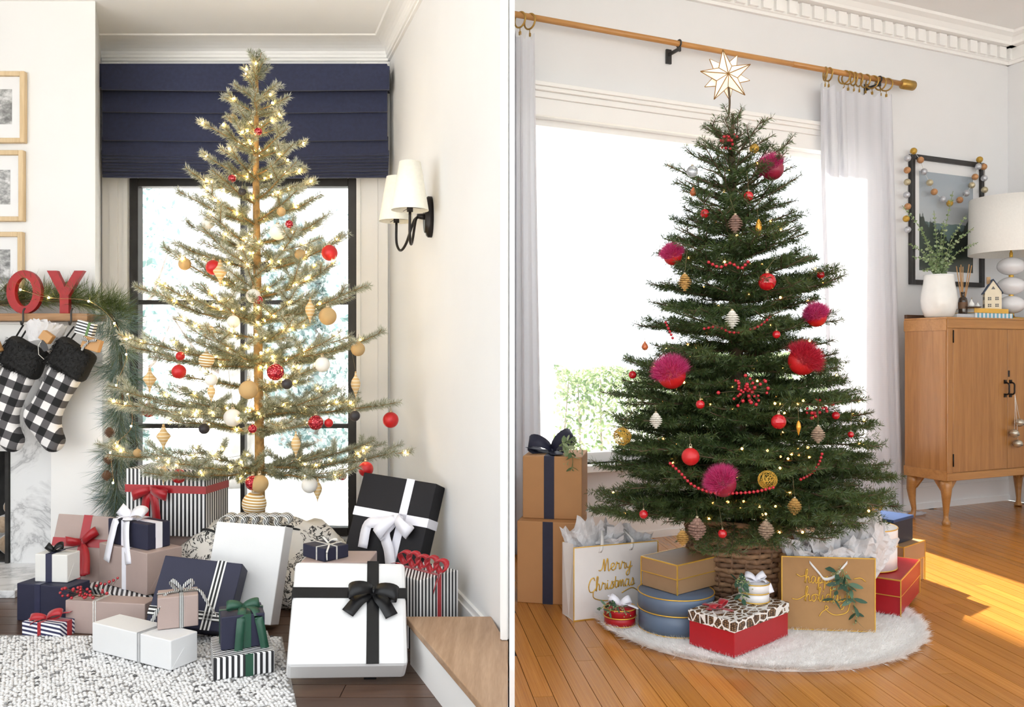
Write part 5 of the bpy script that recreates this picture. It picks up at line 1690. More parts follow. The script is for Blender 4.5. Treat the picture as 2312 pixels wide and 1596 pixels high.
for x_ in (-.22, .22):
    for z in (.22, .62):
        w_ = MB().box((x_ * hw, -hd / 2, z * hh_), (6.5 * q, .004, 7 * q)).build('window', M_WIN, hs)
        MB().box((x_ * hw, -hd / 2 - .0024, z * hh_), (.8 * q, .001, 7 * q)).box((x_ * hw, -hd / 2 - .0024, z * hh_), (6.5 * q, .001, .8 * q)).build('muntin', M_HCREAM, w_)
for y_ in (-.22, .22):
    for z in (.22, .66):
        MB().box((-hw / 2, y_ * hd, z * hh_), (.004, 6.5 * q, 7 * q)).build('window', M_WIN, hs)
MB().prism([(-4 * q, 0), (4 * q, 0), (0, 7 * q)], -hd / 2 - .002, -hd / 2 + .002).build('gable_window', M_WIN, hs, (0, 0, hh_ + hr * .25))
# little bell ornaments on a dark dish
ep = on_cab(2198, .045)
dsh = thing('trinket_dish', 'thin dark dish beside the little house', 'dish', (ep.x, ep.y, CZ1 + .0575))
MB().lathe([(.001, 0), (.036, 0), (.042, .006), (.039, .006), (.034, .003), (.001, .003)], 20, cap=False).build('dish', mat('dark_wood_dish', (.09, .055, .035), .5), dsh)
for i, (dx, r, h_, lb) in enumerate(((-.014, .0175, .046, 'larger white ceramic pear on the dark dish'), (.022, .012, .026, 'smaller white ceramic pear on the dark dish'))):
    t = thing('ceramic_pear', lb, 'ornament', (ep.x + dx, ep.y - .004, CZ1 + .061), group='ceramic pears on the dish')
    MB().lathe([(.0005, 0), (r * .7, 0), (r, h_ * .28), (r * .8, h_ * .5), (r * .35, h_ * .72), (r * .25, h_ * .9), (.0005, h_)], 16, cap=False).build('pear_body', MATS['white_ceramic'], t)
    MB().tube([(0, 0, h_ * .97), (.002, 0, h_ * 1.2)], .0012, 5).build('stalk', M_BRASS, t)
# table lamp
lp = on_cab(2283, .15)
k_ = lp.y / F
lm = thing('table_lamp', 'table lamp with white drum shade and three stacked glass globes', 'lamp', lp)
def lz(py): return EYE + (CY - py) * k_ - CZ1
MB().lathe([(.001, 0), (.075, 0), (.075, .012), (.02, .018), (.015, .03), (.001, .03)], 28, cap=False).build('base', M_BRASS, lm)
for py in (601, 645.5, 688):
    MB().sphere((0, 0, lz(py)), 29 * k_, 24, 14, .70).build('glass_globe', mat('milk_glass', (.80, .79, .80), .2, noise=.02, coat=.4), lm)
for a, b, r in ((627, 620, 5), (670, 664, 5), (583, 570, 3.5), (714, 706, 6)):
    MB().tube([(0, 0, lz(a)), (0, 0, lz(b))], r * k_, 14).build('brass_spacer', M_GOLD, lm)
rr_ = 87 * k_
z0_, z1_ = lz(574), lz(449)
MB().rings([[(r * math.cos(2 * PI * i / 48), r * math.sin(2 * PI * i / 48), z) for i in range(48)] for r, z in ((rr_, z0_), (rr_ * .97, z1_), (rr_ * .96, z1_), (rr_ * .99, z0_), (rr_, z0_))], cap=False).build('lamp_shade', mat('white_drum_shade', (.83, .81, .77), .85, noise=.02, nscale=100), lm)
MB().tube([(0, 0, z0_ - .01), (0, 0, z1_ - .02)], .006, 8).build('stem', M_GOLD, lm)
sp_ = MB()
for i in range(3):
    a = 2 * PI * i / 3
    sp_.tube([(0, 0, z1_ - .02), (rr_ * .965 * math.cos(a), rr_ * .965 * math.sin(a), z1_ - .006)], .002, 5)
sp_.build('shade_spider', M_GOLD, lm)

# ---------------------------------------------------------------- fur tree skirt and basket
fur = thing('fur_tree_skirt', 'round white faux fur tree skirt under the fir tree', 'tree skirt', (.877, 3.09, 0))
FR = .575
M_FURW = mat('white_fur_base', (.92, .90, .88), .95, noise=.04)
MB().lathe([(.001, 0), (FR - .02, 0), (FR - .018, .006), (FR - .03, .014), (.001, .017)], 80, cap=False).build('backing', M_FURW, fur)
g = np.random.default_rng(4)
n = 90000
rr = FR * np.sqrt(g.random(n)); aa = g.random(n) * 2 * PI
ed = g.random(n) < .12
rr[ed] = FR * g.uniform(.95, .985, ed.sum())
base = np.stack([rr * np.cos(aa), rr * np.sin(aa), np.full(n, .012)], 1)
out = np.stack([np.cos(aa), np.sin(aa), np.zeros(n)], 1)
cl = np.sin(base[:, :1] * 60 + 3 * np.sin(base[:, 1:2] * 40)) * .006
d = out * np.where(ed[:, None], g.uniform(.012, .034, (n, 1)), g.uniform(.002, .022, (n, 1))) + g.normal(0, .007, (n, 3)) + np.array([0, 0, .013]) + cl * np.array([1, -1, 0])
d[:, 2] = np.clip(d[:, 2], -.006, .02)
tip = base + d
tip[:, 2] = np.maximum(tip[:, 2], .002)
sd = np.cross(d, g.normal(0, 1, (n, 3))); sd /= np.linalg.norm(sd, axis=1)[:, None]
V = np.stack([base - sd * .0011, base + sd * .0011, tip], 1).reshape(-1, 3)
M_FURH = leaf_mat('white_fur_hair', (.86, .83, .80), (.93, .91, .89), (.96, .95, .94), .3)
tag(np_mesh('fur_pile', V, np.arange(3 * n).reshape(-1, 3), M_FURH, fur, np.repeat(g.random(n), 3)), kind='stuff')

bk = thing('woven_basket', 'brown woven basket holding the fir tree', 'basket', (TBX + .0, TB, .018))
M_WICK = [mat('water_hyacinth_%d' % i, c, .7, noise=.25, nscale=60, bump=.5, bscale=150) for i, c in enumerate(((.23, .125, .065), (.29, .165, .085), (.18, .095, .05)))]
nrow = 19
for i in range(nrow):
    z = .008 + i * .0178
    R_ = .160 + .03 * (i / nrow)
    na = 96
    rings_ = []
    for k in range(na):
        a = 2 * PI * k / na
        off_ = .0055 * math.sin(a * 24 + (PI if i % 2 else 0)) + .002 * math.sin(a * 7 + i)
        d_ = Vector((math.cos(a), math.sin(a), 0))
        c_ = d_ * (R_ + off_) + Vector((0, 0, z + .0015 * math.sin(a * 9 + i)))
        rings_.append([c_ + d_ * .0065 * math.cos(2 * PI * j / 6) + Vector((0, 0, .0098 * math.sin(2 * PI * j / 6))) for j in range(6)])
    rings_.append(rings_[0])
    MB().rings(rings_, cap=False).build('woven_row', M_WICK[i % 3], bk)
for k in range(24):
    a = 2 * PI * (k + .5) / 24
    MB().tube([(.160 * math.cos(a), .160 * math.sin(a), 0), (.190 * math.cos(a), .190 * math.sin(a), .345)], .005, 5).build('stake', M_WICK[2], bk)
MB().torus((0, 0, .348), .192, .010, 'z', 48, 8).build('rim', M_WICK[1], bk)
MB().lathe([(.001, .0), (.155, .0), (.155, .01), (.001, .01)], 24, cap=False).build('basket_floor', M_WICK[2], bk)
MB().lathe([(.001, .012), (.158, .012), (.175, .26), (.001, .26)], 24, cap=False).build('soil_filling', mat('dark_moss_filling', (.03, .025, .015), .95, noise=.4), bk)

# ---------------------------------------------------------------- right-hand presents
GR = 'presents around the fir tree'
M_NRIB = mat('navy_grosgrain', S((38, 40, 62)), .6, noise=.08, nscale=40)
tL = gift('cardboard_box', 'lower brown cardboard box of the tower beside the partition', (.163, 3.345, 0, -12, .240, .25, .315, 0, 0), M_CARD, 'box', GR)
tU = gift('cardboard_box', 'upper brown cardboard box of the tower topped by a navy bow', (.178, 3.40, .3155, -10, .232, .25, .243, 0, 0), M_CARD, 'box', GR)
band(tL, 'x', .0, .040, M_NRIB, gap=('T', 'B'))
band(tU, 'x', -.012, .040, M_NRIB)
bow(tU, M_NRIB, (-.012, -.02, .245), X_, Y_, Z_, .095, .05, [[(0, 0, .012), (-.05, -.01, .014), (-.10, -.03, .022)], [(0, 0, .01), (.02, -.05, .006), (.03, -.09, .004)]], .75, .4, ang=(.5, .0))
def sprig(label, loc, stems, lsz, gap, m, berries=0, seed=1, rot=(0, 0, 0), asp=.5):
    t = thing('eucalyptus_sprig', label, 'sprig', loc, rot, 'eucalyptus sprigs on the presents')
    for i, pts in enumerate(stems):
        leafy(t, pts, lsz, gap, m, seed + i, .0012, .25, 'stem', True, asp)
    g = random.Random(seed)
    if berries:
        b = MB()
        for k in range(berries):
            s_ = stems[k % len(stems)]
            p = Vector(s_[-1]).lerp(Vector(s_[0]), g.random() * .8) + Vector((g.gauss(0, .007), g.gauss(0, .005), g.gauss(0, .007)))
            b.sphere(p, .0022, 6, 4)
        tag(b.build('seed_buds', mat('pale_green_bud', (.36, .42, .20), .6), t), kind='stuff')
    return t
sprig('eucalyptus sprig tucked under the navy bow of the tower', at(1262, 1012, 3.28), [[(0, 0, .01), (.03, -.01, .005), (.05, -.018, -.03), (.052, -.02, -.085)], [(0, 0, .01), (.04, -.005, .02), (.085, -.01, .0), (.09, -.01, -.02)], [(0, 0, .01), (.03, -.01, .03), (.07, -.01, .035)]], .042, .02, M_EUC, 60, 11, asp=.42)

def gold_edges(t, w, d, h, m=M_GOLD, e=.0022, levels=(), lid=0.):
    """foil tape along the visible edges"""
    mb = MB()
    W_, D_ = w / 2 + lid, d / 2 + lid
    for z in (h - e,):
        mb.box2((-W_ - .0008, -D_ - .0008, z - .0015), (W_ + .0008, -D_ + e, z + e + .0008)).box2((-W_ - .0008, D_ - e, z - .0015), (W_ + .0008, D_ + .0008, z + e + .0008))
        mb.box2((-W_ - .0008, -D_ + e, z - .0015), (-W_ + e, D_ - e, z + e + .0008)).box2((W_ - e, -D_ + e, z - .0015), (W_ + .0008, D_ - e, z + e + .0008))
    for x_, y_ in ((-1, -1), (1, -1), (-1, 1), (1, 1)):
        mb.box((x_ * W_, y_ * D_, h / 2), (e * 1.6, e * 1.6, h))
    for z in levels:
        mb.box2((-W_ - .001, -D_ - .001, z - .0015), (W_ + .001, -D_, z + .0015)).box2((-W_ - .001, D_, z - .0015), (W_ + .001, D_ + .001, z + .0015))
        mb.box2((-W_ - .001, -D_, z - .0015), (-W_, D_, z + .0015)).box2((W_, -D_, z - .0015), (W_ + .001, D_, z + .0015))
    return mb.build('gold_trim', m, t)

def lidded(name, label, pose, mbase, mlid, lidh, group=GR, gold=True):
    x, y_, z, yaw, w, d, h, p, r = pose
    t = thing(name, label, 'gift box', (x, y_, z), (math.radians(p), math.radians(r), math.radians(yaw)), group)
    t['wdh'] = (w, d, h)
    MB().box((0, 0, (h - lidh) / 2 + .002), (w - .006, d - .006, h - lidh + .004)).build('box_base', mbase, t, bevel=.0015, seg=1)
    ld = MB().box((0, 0, h - lidh / 2), (w, d, lidh)).build('lid', mlid, t, bevel=.0015, seg=1)
    if gold: gold_edges(t, w, d, h, levels=(h - lidh,))
    return t
def rounded(name, label, loc, r, h, lidh, m, group=GR, mlid=None):
    t = thing(name, label, 'gift box', loc, (0, 0, 0), group)
    MB().lathe([(.001, 0), (r - .002, 0), (r - .002, h - lidh + .002), (.001, h - lidh + .002)], 48, cap=False).build('box_base', m, t)
    MB().lathe([(.001, h - lidh), (r, h - lidh), (r, h - .001), (r - .001, h), (.001, h)], 48, cap=False).build('lid', mlid or m, t)
    for nm, z, rr in (('gold_rim', h - .0005, r), ('gold_rim', h - lidh, r), ('gold_rim', .0018, r - .002)):
        MB().torus((0, 0, z), rr, .0022, 'z', 48, 6).build(nm, M_GOLD, t)
    return t
M_TAUPE = mat('taupe_board', S((160, 126, 92)), .45, noise=.03)
M_SLATE = mat('slate_blue_board', S((92, 108, 130)), .4, noise=.04)
M_REDB = mat('red_board', S((168, 14, 28)), .4, noise=.05)
M_WHB = mat('white_board', (.82, .80, .80), .45, noise=.02)
bl = rounded('round_box', 'slate blue round box with gold rims under the taupe box', (.566, 2.905, .019), .130, .125, .055, M_SLATE)
ge = lidded('square_box', 'taupe lidded box with gold edges on the slate blue round box', (.594, 2.965, .1455, -52, .165, .225, .102, 0, 0), M_TAUPE, M_TAUPE, .050)
rc = rounded('round_box', 'small red round box with white bow in front of the white bag', (.376, 2.935, .0195), .056, .058, .028, M_REDB)
bow(rc, M_WSAT, (.0, 0, .060), X_, Y_, Z_, .040, .022, [[(0, 0, .008), (.03, -.02, .01), (.062, -.035, .002)], [(0, 0, .008), (-.02, .02, .02), (-.035, .03, .03)]], .7, .4, ang=(.3, .5))
sprig('eucalyptus sprig on the small red round box', (.372, 2.905, .088), [[(0, 0, 0), (-.04, -.01, .008), (-.07, -.015, -.004)], [(0, 0, 0), (.01, -.02, .0), (.018, -.032, -.022)], [(0, 0, 0), (-.02, -.02, .0), (-.05, -.03, -.018)]], .030, .018, M_EUCD, 50, 31)
# pinecone-lid box
def pinecone_print():
    t = NT('pinecone_print')
    co = t.coord(scale=(1, .62, .8), rot=(0, 0, .6))
    vo = t.n('ShaderNodeTexVoronoi', feature='DISTANCE_TO_EDGE', i_Scale=44., i_Randomness=.75)
    t.l(co, vo.inputs['Vector'])
    vo2 = t.n('ShaderNodeTexVoronoi', i_Scale=190., i_Randomness=.35)
    t.l(co, vo2.inputs['Vector'])
    inn = t.math('GREATER_THAN', vo.outputs['Distance'], .085)
    sc_ = t.ramp(vo2.outputs['Distance'], [(.15, (.50, .34, .17)), (.36, (.15, .075, .035)), (.6, (.035, .016, .01))])
    t.l(t.mix(inn, (.80, .77, .73), sc_), t.b.inputs['Base Color'])
    t.b.inputs['Roughness'].default_value = .45
    return t.m
pf = lidded('lidded_box', 'red box with pinecone printed lid and red bow at the front', (.747, 2.765, .0195, -48.3, .175, .320, .112, 0, 0), M_REDB, pinecone_print(), .034, gold=False)
MB().box2((-.091, -.075, .076), (-.0876, -.06, .114)).build('ribbon', M_RED, pf)
MB().box2((-.0876, -.075, .1122), (.02, -.06, .1134)).build('ribbon', M_RED, pf)
bow(pf, M_RED, (-.03, -.068, .113), Y_, -X_, Z_, .050, .020, [[(0, 0, .006), (-.03, .01, .004), (-.055, .005, .003)], [(0, 0, .006), (-.01, .04, .003), (.0, .058, -.004), (.004, .0605, -.03)]], .35, .2, ang=(.2, -.2))
wg = rounded('round_box', 'small white round box with white bow on the pinecone lid', (.812, 2.825, .1325), .052, .062, .030, M_WHB)
bow(wg, M_WSAT, (.004, .0, .064), X_, Y_, Z_, .036, .019, [[(0, 0, .008), (.03, -.02, .006), (.045, -.034, -.03)]], .7, .3, ang=(.4, .3))
sprig('eucalyptus sprig on the small white round box', (.785, 2.785, .200), [[(0, 0, 0), (-.02, -.012, .004), (-.032, -.018, -.02), (-.026, -.02, -.05)], [(0, 0, 0), (-.03, -.005, .012), (-.045, -.008, .012)]], .036, .016, M_EUCD, 70, 41)
# red, taupe and navy boxes at the right
rj = lidded('square_box', 'red lidded box with gold edges under the white round box', (1.415, 3.215, .0195, -35.4, .20, .372, .130, 0, 0), M_REDB, M_REDB, .060)
wi = rounded('round_box', 'large white round box with gold rim on the red lidded box', (1.345, 3.215, .1520), .118, .152, .065, M_WHB)
lidded('square_box', 'taupe box with gold edges behind the red lidded box', (1.61, 3.60, 0, -49, .22, .20, .165, 0, 0), M_TAUPE, M_TAUPE, .07)
lidded('square_box', 'dark navy box on the taupe box by the curtain', (1.592, 3.60, .1665, -50, .17, .18, .105, 0, 0), mat('dark_navy_board', S((30, 36, 50)), .45), mat('blue_board_top', S((38, 66, 110)), .35), .012, gold=False)

# gift bags -------------------------------------------------------
GLYPH = {
 'e': ([(0, .35), (.35, .5), (.6, .75), (.45, 1), (.15, .85), (.1, .4), (.35, .02), (.78, .2)], .74),
 'r': ([(0, .15), (.18, .8), (.25, 1.08), (.35, .85), (.62, .85), (.6, .4), (.66, .05), (.9, .2)], .82),
 'y': ([(0, .8), (.1, .3), (.35, .1), (.6, .4), (.72, .95), (.62, .2), (.45, -.75), (.12, -.9), (.08, -.5), (.5, -.05), (.95, .3)], .9),
 'M': ([(-.5, .25), (-.2, .2), (.1, .6), (.3, 1.7), (.38, 1.1), (.42, .05), (.6, .9), (.85, 1.75), (.93, 1.1), (.98, .2), (1.1, .02), (1.35, .3)], 1.3),
 'C': ([(1.0, 1.45), (.85, 1.85), (.4, 1.65), (.08, .8), (.28, .05), (.75, 0), (1.15, .35)], 1.1),
 'h': ([(0, .1), (.3, 1.1), (.42, 1.8), (.27, 1.95), (.16, 1.2), (.15, 0), (.2, .5), (.45, .95), (.6, .7), (.6, .1), (.9, .2)], .85),
 'i': ([(0, .2), (.15, .9), (.15, .2), (.3, .02), (.5, .25)], .47),
 's': ([(0, .1), (.3, .7), (.36, 1.05), (.52, .6), (.46, .1), (.12, .05), (.68, .2)], .62),
 't': ([(0, .2), (.25, 1.0), (.3, 1.6), (.25, .4), (.4, .02), (.65, .25)], .58),
 'm': ([(0, .1), (.15, .95), (.2, .1), (.35, .8), (.5, .95), (.55, .1), (.7, .8), (.85, .95), (.9, .1), (1.15, .2)], 1.08),
 'a': ([(.6, .85), (.3, 1), (.05, .5), (.25, .02), (.55, .4), (.65, .95), (.65, .2), (.8, .02), (1.0, .25)], .9),
 'p': ([(0, .2), (.2, .95), (.15, 0), (.06, -.9), (.2, -.2), (.25, .6), (.5, .98), (.7, .6), (.5, .05), (.32, .1), (.9, .2)], .85),
 'o': ([(.5, .95), (.15, .8), (.05, .4), (.3, .02), (.6, .4), (.5, .95), (.9, .8)], .82),
 'l': ([(0, .2), (.3, 1.2), (.38, 1.8), (.22, 1.85), (.15, .8), (.25, .05), (.5, .25)], .5),
 'd': ([(.6, .85), (.3, 1), (.05, .5), (.25, .02), (.55, .4), (.66, 1.8), (.65, .3), (.8, .02), (1.0, .25)], .9)}
def write(parent, text, x0, z0, sz, y_, r, m, slope=0.):
    x = x0
    mb = MB()
    for ch in text:
        pts, adv = GLYPH[ch]
        mb.tube(smooth_path([(x + a * sz, y_, z0 + b * sz + slope * (x + a * sz - x0)) for a, b in pts], 5), r, 5)
        if ch == 'i': mb.sphere((x + .2 * sz, y_, z0 + 1.35 * sz), r * 1.2, 6, 4)
        if ch == 't': mb.tube([(x - .05 * sz, y_, z0 + 1.15 * sz), (x + .62 * sz, y_, z0 + 1.25 * sz)], r, 5)
        x += adv * sz
    mb.build('lettering', m, parent)
    return x
def bag(label, pose, m, msil):
    x, y_, z, yaw, w, d, h = pose
    t = thing('gift_bag', label, 'gift bag', (x, y_, z), (0, 0, math.radians(yaw)), 'paper gift bags')
    e = .0016
    MB().box2((-w / 2, -d / 2, 0), (w / 2, -d / 2 + e, h)).build('front_panel', m, t)
    MB().box2((-w / 2, d / 2 - e, 0), (w / 2, d / 2, h)).build('back_panel', m, t)
    for s_ in (-1, 1):
        # gusset folded slightly inwards
        xo = s_ * w / 2; xi = s_ * (w / 2 - .022)
        MB().hexa([(xo, -d / 2 + e, 0), (xo - s_ * .004, 0, 0), (xo, d / 2 - e, 0), (xo - s_ * e, d / 2 - e, 0), (xo - s_ * (.004 + e), 0, 0), (xo - s_ * e, -d / 2 + e, 0)],
                  [(xo, -d / 2 + e, h), (xi, 0, h), (xo, d / 2 - e, h), (xo - s_ * e, d / 2 - e, h), (xi - s_ * e, 0, h), (xo - s_ * e, -d / 2 + e, h)]).build('side_gusset', m, t)
    MB().box2((-w / 2, -d / 2, 0), (w / 2, d / 2, .002)).build('bag_floor', m, t)
    k = .0035
    gt = MB()
    for a, b in (((-w / 2, 0), (w / 2, k)), ((-w / 2, h - k), (w / 2, h)), ((-w / 2, k), (-w / 2 + k, h - k)), ((w / 2 - k, k), (w / 2, h - k))):
        gt.box2((a[0], -d / 2 - .001, a[1]), (b[0], -d / 2, b[1]))
    gt.box2((-w / 2, d / 2 - e - .0012, h - k), (w / 2, d / 2 + .0006, h + .0008))
    gt.build('gold_trim', msil, t)
    return t
M_BAGW = mat('white_bag_paper', (.80, .77, .75), .45, noise=.015)
M_BAGK = mat('kraft_bag_paper', S((165, 124, 78)), .6, noise=.04, nscale=30)
bM = bag('white gift bag lettered Merry Christmas in gold', (.365, 3.121, 0.0, 20, .345, .10, .265), M_BAGW, M_GOLD)
write(bM, 'Merry', -.060, .168, .0265, -.0515, .0020, M_GOLD, .04)
xe = write(bM, 'Christmas', -.115, .098, .0265, -.0515, .0020, M_GOLD, .06)
MB().tube(smooth_path([(-.095, -.0515, .100), (-.09, -.0515, .075), (-.04, -.0515, .062), (.0, -.0515, .075)], 6), .0019, 5).tube(smooth_path([(.02, -.0515, .085), (.06, -.0515, .100), (.09, -.0515, .085)], 6), .0019, 5).build('flourish', M_GOLD, bM)
M_CORD = mat('white_ribbon_handle', (.82, .80, .78), .7)
for s_ in (-.062, .062):
    MB().strip([(s_ - .006, -.0515, .238), (s_, -.053, .250), (s_ + .006, -.047, .275), (s_ * .7, -.02, .31)], X_, .012, .0015).build('handle', M_CORD, bM)
bH = bag('kraft gift bag lettered happy holidays in gold', (1.078, 2.90, .0195, -6.6, .309, .09, .250), M_BAGK, M_GOLD)
write(bH, 'happy', -.078, .160, .024, -.0465, .0019, M_GOLD, .0)
MB().tube(smooth_path([(-.105, -.0465, .190), (-.09, -.0465, .182), (-.072, -.0465, .188)], 5), .0018, 5).tube(smooth_path([(.082, -.0465, .178), (.105, -.0465, .182), (.122, -.0465, .170)], 5), .0018, 5).build('flourish', M_GOLD, bH)
write(bH, 'holidays', -.078, .098, .026, -.0465, .0020, M_GOLD, .0)
MB().tube(smooth_path([(-.120, -.0465, .106), (-.10, -.0465, .104), (-.076, -.0465, .118)], 5), .0018, 5).tube(smooth_path([(.072, -.0465, .10), (.06, -.0465, .065), (.02, -.0465, .055), (-.008, -.0465, .072), (-.008, -.0465, .085), (-.001, -.0465, .078), (-.02, -.0465, .064), (-.03, -.0465, .048)], 6), .0019, 5).build('flourish', M_GOLD, bH)
MB().strip(smooth_path([(-.062, -.0465, .232), (-.03, -.049, .195), (-.012, -.050, .176), (.02, -.050, .186), (.045, -.049, .215), (.062, -.0465, .234)], 5), Z_, .010, .0016).build('handle', M_CORD, bH)
sprig('eucalyptus sprig tied to the handle of the kraft bag', (1.115, 2.838, .222), [[(0, 0, .01), (.01, -.004, -.02), (.03, -.006, -.07), (.042, -.006, -.135), (.046, -.004, -.165)], [(0, 0, .01), (-.012, -.004, -.03), (-.025, -.005, -.075), (-.035, -.004, -.10)], [(0, 0, .01), (.012, -.006, -.04), (.012, -.006, -.10)], [(.0, 0, .01), (-.018, -.004, .004), (-.035, -.004, -.006)]], .050, .026, M_EUCD, 60, 51, asp=.36)
def tissue(label, loc, yaw, w, sheets):
    t = thing('tissue_bundle', label, 'tissue paper', loc, (0, 0, math.radians(yaw)))
    for i, (dx, dy, ww, hh, rx, ry) in enumerate(sheets):
        sheet('tissue_sheet', ww, hh, M_TISSUE, t, (dx, dy, 0), (math.radians(rx), math.radians(ry), .4 * (i % 3 - 1)), 300 + i + int(loc[0] * 100), .75, True, 12, 12, .3)
    return t
bl_ = Vector(bM.location)
tissue('crumpled white tissue rising from the white Merry Christmas bag', (bl_.x, bl_.y, .20), 20, .3, [(-.10, .0, .13, .15, 4, -14), (-.04, .01, .14, .13, -4, 6), (.04, .0, .13, .12, 6, -6), (.09, .01, .13, .11, -2, 14), (.0, -.02, .14, .09, 10, 0)])
tissue('crumpled white tissue rising from the kraft happy holidays bag', (1.085, 2.90, .195), -6.6, .3, [(-.10, .0, .13, .13, 6, -10), (-.04, .01, .15, .14, -4, 4), (.03, .0, .16, .20, 2, -8), (.09, .0, .16, .21, 0, 10), (.125, .01, .14, .19, -4, 22), (-.07, -.015, .12, .10, 10, 8), (.02, -.02, .14, .11, 12, -4), (.09, -.02, .13, .14, 8, 14)])

# ---------------------------------------------------------------- star tree topper
star = thing('star_topper', 'lit white shell star with gold edges on top of the fir tree', 'tree topper', at(1640, 172, 3.08))
def star_mat():
    t = NT('lit_shell_panel')
    t.b.inputs['Base Color'].default_value = (.9, .82, .68, 1)
    t.b.inputs['Roughness'].default_value = .3
    nz = t.n('ShaderNodeTexNoise', i_Scale=28., i_Detail=3.)
    t.l(t.coord(), nz.inputs['Vector'])
    t.l(t.ramp(nz.outputs[0], [(.35, (1., .72, .42)), (.7, (1., .87, .70))]), t.b.inputs['Emission Color'])
    t.b.inputs['Emission Strength'].default_value = .22
    return t.m
M_STAR = star_mat()
q = 3.08 / F
for layer, (rot0, Ro, Ri_, yo, apex) in enumerate(((PI / 2 + .14, 60, 25, -.012, -.030), (PI / 2 + .14 + PI / 5, 54, 24, .012, .030))):
    ring = []
    for k in range(10):
        a = rot0 + k * PI / 5
        R_ = (Ro * (1.0 if k % 2 == 0 else 0) + (Ri_ if k % 2 else 0)) * q
        ring.append(Vector((R_ * math.cos(a), 0, R_ * math.sin(a))))
    tips = MB()
    for k in range(10):
        a_, b_ = ring[k], ring[(k + 1) % 10]
        ap = Vector((0, apex, 0))
        pn_ = MB().hexa([ap, a_ + Vector((0, yo * .2, 0)), b_ + Vector((0, yo * .2, 0))], [ap * .82, a_ * .97 + Vector((0, yo * .2 + (.003 if apex < 0 else -.003), 0)), b_ * .97 + Vector((0, yo * .2 + (.003 if apex < 0 else -.003), 0))])
        pn_.build('shell_panel', M_STAR, star)
        tips.tube([ap, a_ + Vector((0, yo * .2, 0))], .0017, 5).tube([a_ + Vector((0, yo * .2, 0)), b_ + Vector((0, yo * .2, 0))], .0017, 5)
    tips.build('gold_edging', mat('dark_gold_wire', S((150, 104, 40)), .45, metal=.3), star)
MB().tube(smooth_path([(.006, .0, -.02), (.012, .0, -.09), (.010, .005, -.14)], 5), .004, 6).build('mount_stem', M_FBARK, star)

# ---------------------------------------------------------------- ornaments
M_CAP = mat('ornament_cap', S((196, 180, 150)), .35, metal=.7)
M_ORED = mat('matte_red_ball', S((190, 26, 30)), .38, noise=.05)
M_OGLOSS = mat('glossy_red_ball', S((186, 18, 30)), .12, noise=.05, coat=.6)
M_OBLK = mat('black_glitter_ball', (.03, .026, .03), .5, noise=.5, nscale=260)
M_OWHT = mat('white_felt_ball', (.82, .80, .75), .8, noise=.05, nscale=120)
M_OJUT = mat('jute_ball', S((205, 172, 120)), .85, noise=.12, nscale=90, bump=.5, bscale=260)
M_OWOOD = stripes('turned_wood_rings', (.80, .74, .62), S((212, 178, 122)), 'z', .0135, .18, .6)
M_OROPE = stripes('striped_rope_ball', (.84, .80, .70), S((190, 150, 84)), (.12, 0, 1), .0105, .45, .8)
M_PINK = mat('dark_pink_ball', S((140, 24, 52)), .35, noise=.1)
def sequin_mat():
    t = NT('red_sequin_ball')
    vo = t.n('ShaderNodeTexVoronoi', i_Scale=150., i_Randomness=.8)
    t.l(t.coord(), vo.inputs['Vector'])
    c = t.ramp(vo.outputs['Distance'], [(.18, (.85, .30, .30)), (.32, (.55, .02, .035)), (.7, (.22, .005, .012))])
    t.l(c, t.b.inputs['Base Color'])
    t.b.inputs['Roughness'].default_value = .22
    t.b.inputs['Metallic'].default_value = .3
    t.bump(vo.outputs['Distance'], .5, .003)
    return t.m
M_OSEQ = sequin_mat()
_ball = {}
def ball_me(m, seg=24):
    if m.name not in _ball:
        o = MB().sphere((0, 0, 0), 1., seg, 16).build('ball', m)
        _ball[m.name] = o.data
        bpy.data.objects.remove(o)
    return _ball[m.name]
_o = MB().lathe([(.0001, 0), (.22, 0), (.22, .2), (.15, .24), (.0001, .24)], 10, cap=False).torus((0, 0, .36), .13, .035, 'y', 12, 5).build('cap', M_CAP)
cap_me = _o.data; bpy.data.objects.remove(_o)

def hang(t, segs, top, maxd=.12):
    """thread from the ornament up to the nearest twig above it"""
    A, B = segs
    Mx = (A + B) / 2
    P = np.array(top)
    d = Mx - P
    score = np.hypot(d[:, 0], d[:, 1]) * 2.2 + np.abs(d[:, 2] - .03) + np.where(d[:, 2] < .004, 9, 0)
    i = int(np.argmin(score))
    e = Vector(Mx[i]) - Vector(t.location)
    s_ = Vector(top) - Vector(t.location)
    if (e - s_).length > maxd or math.hypot(e.x - s_.x, e.y - s_.y) > .09: e = s_ + Vector((0, .015, .02))
    MB().tube([s_, s_.lerp(e, .5) + Vector((0, 0, .002)), e], .0006, 4).build('thread', mat('dark_gold_thread', (.22, .17, .08), .6), t)

def orn_depth(px, py, axis_x, D0, prof_, front=.82):
    """depth on the near side of the tree's outline"""
    z = EYE + (CY - py) / F * D0
    x = px2x(px, D0) - axis_x
    R_ = float(np.interp(z, [p[0] for p in prof_], [p[1] for p in prof_]))
    return D0 - math.sqrt(max(R_ * R_ - x * x, 0.)) * front

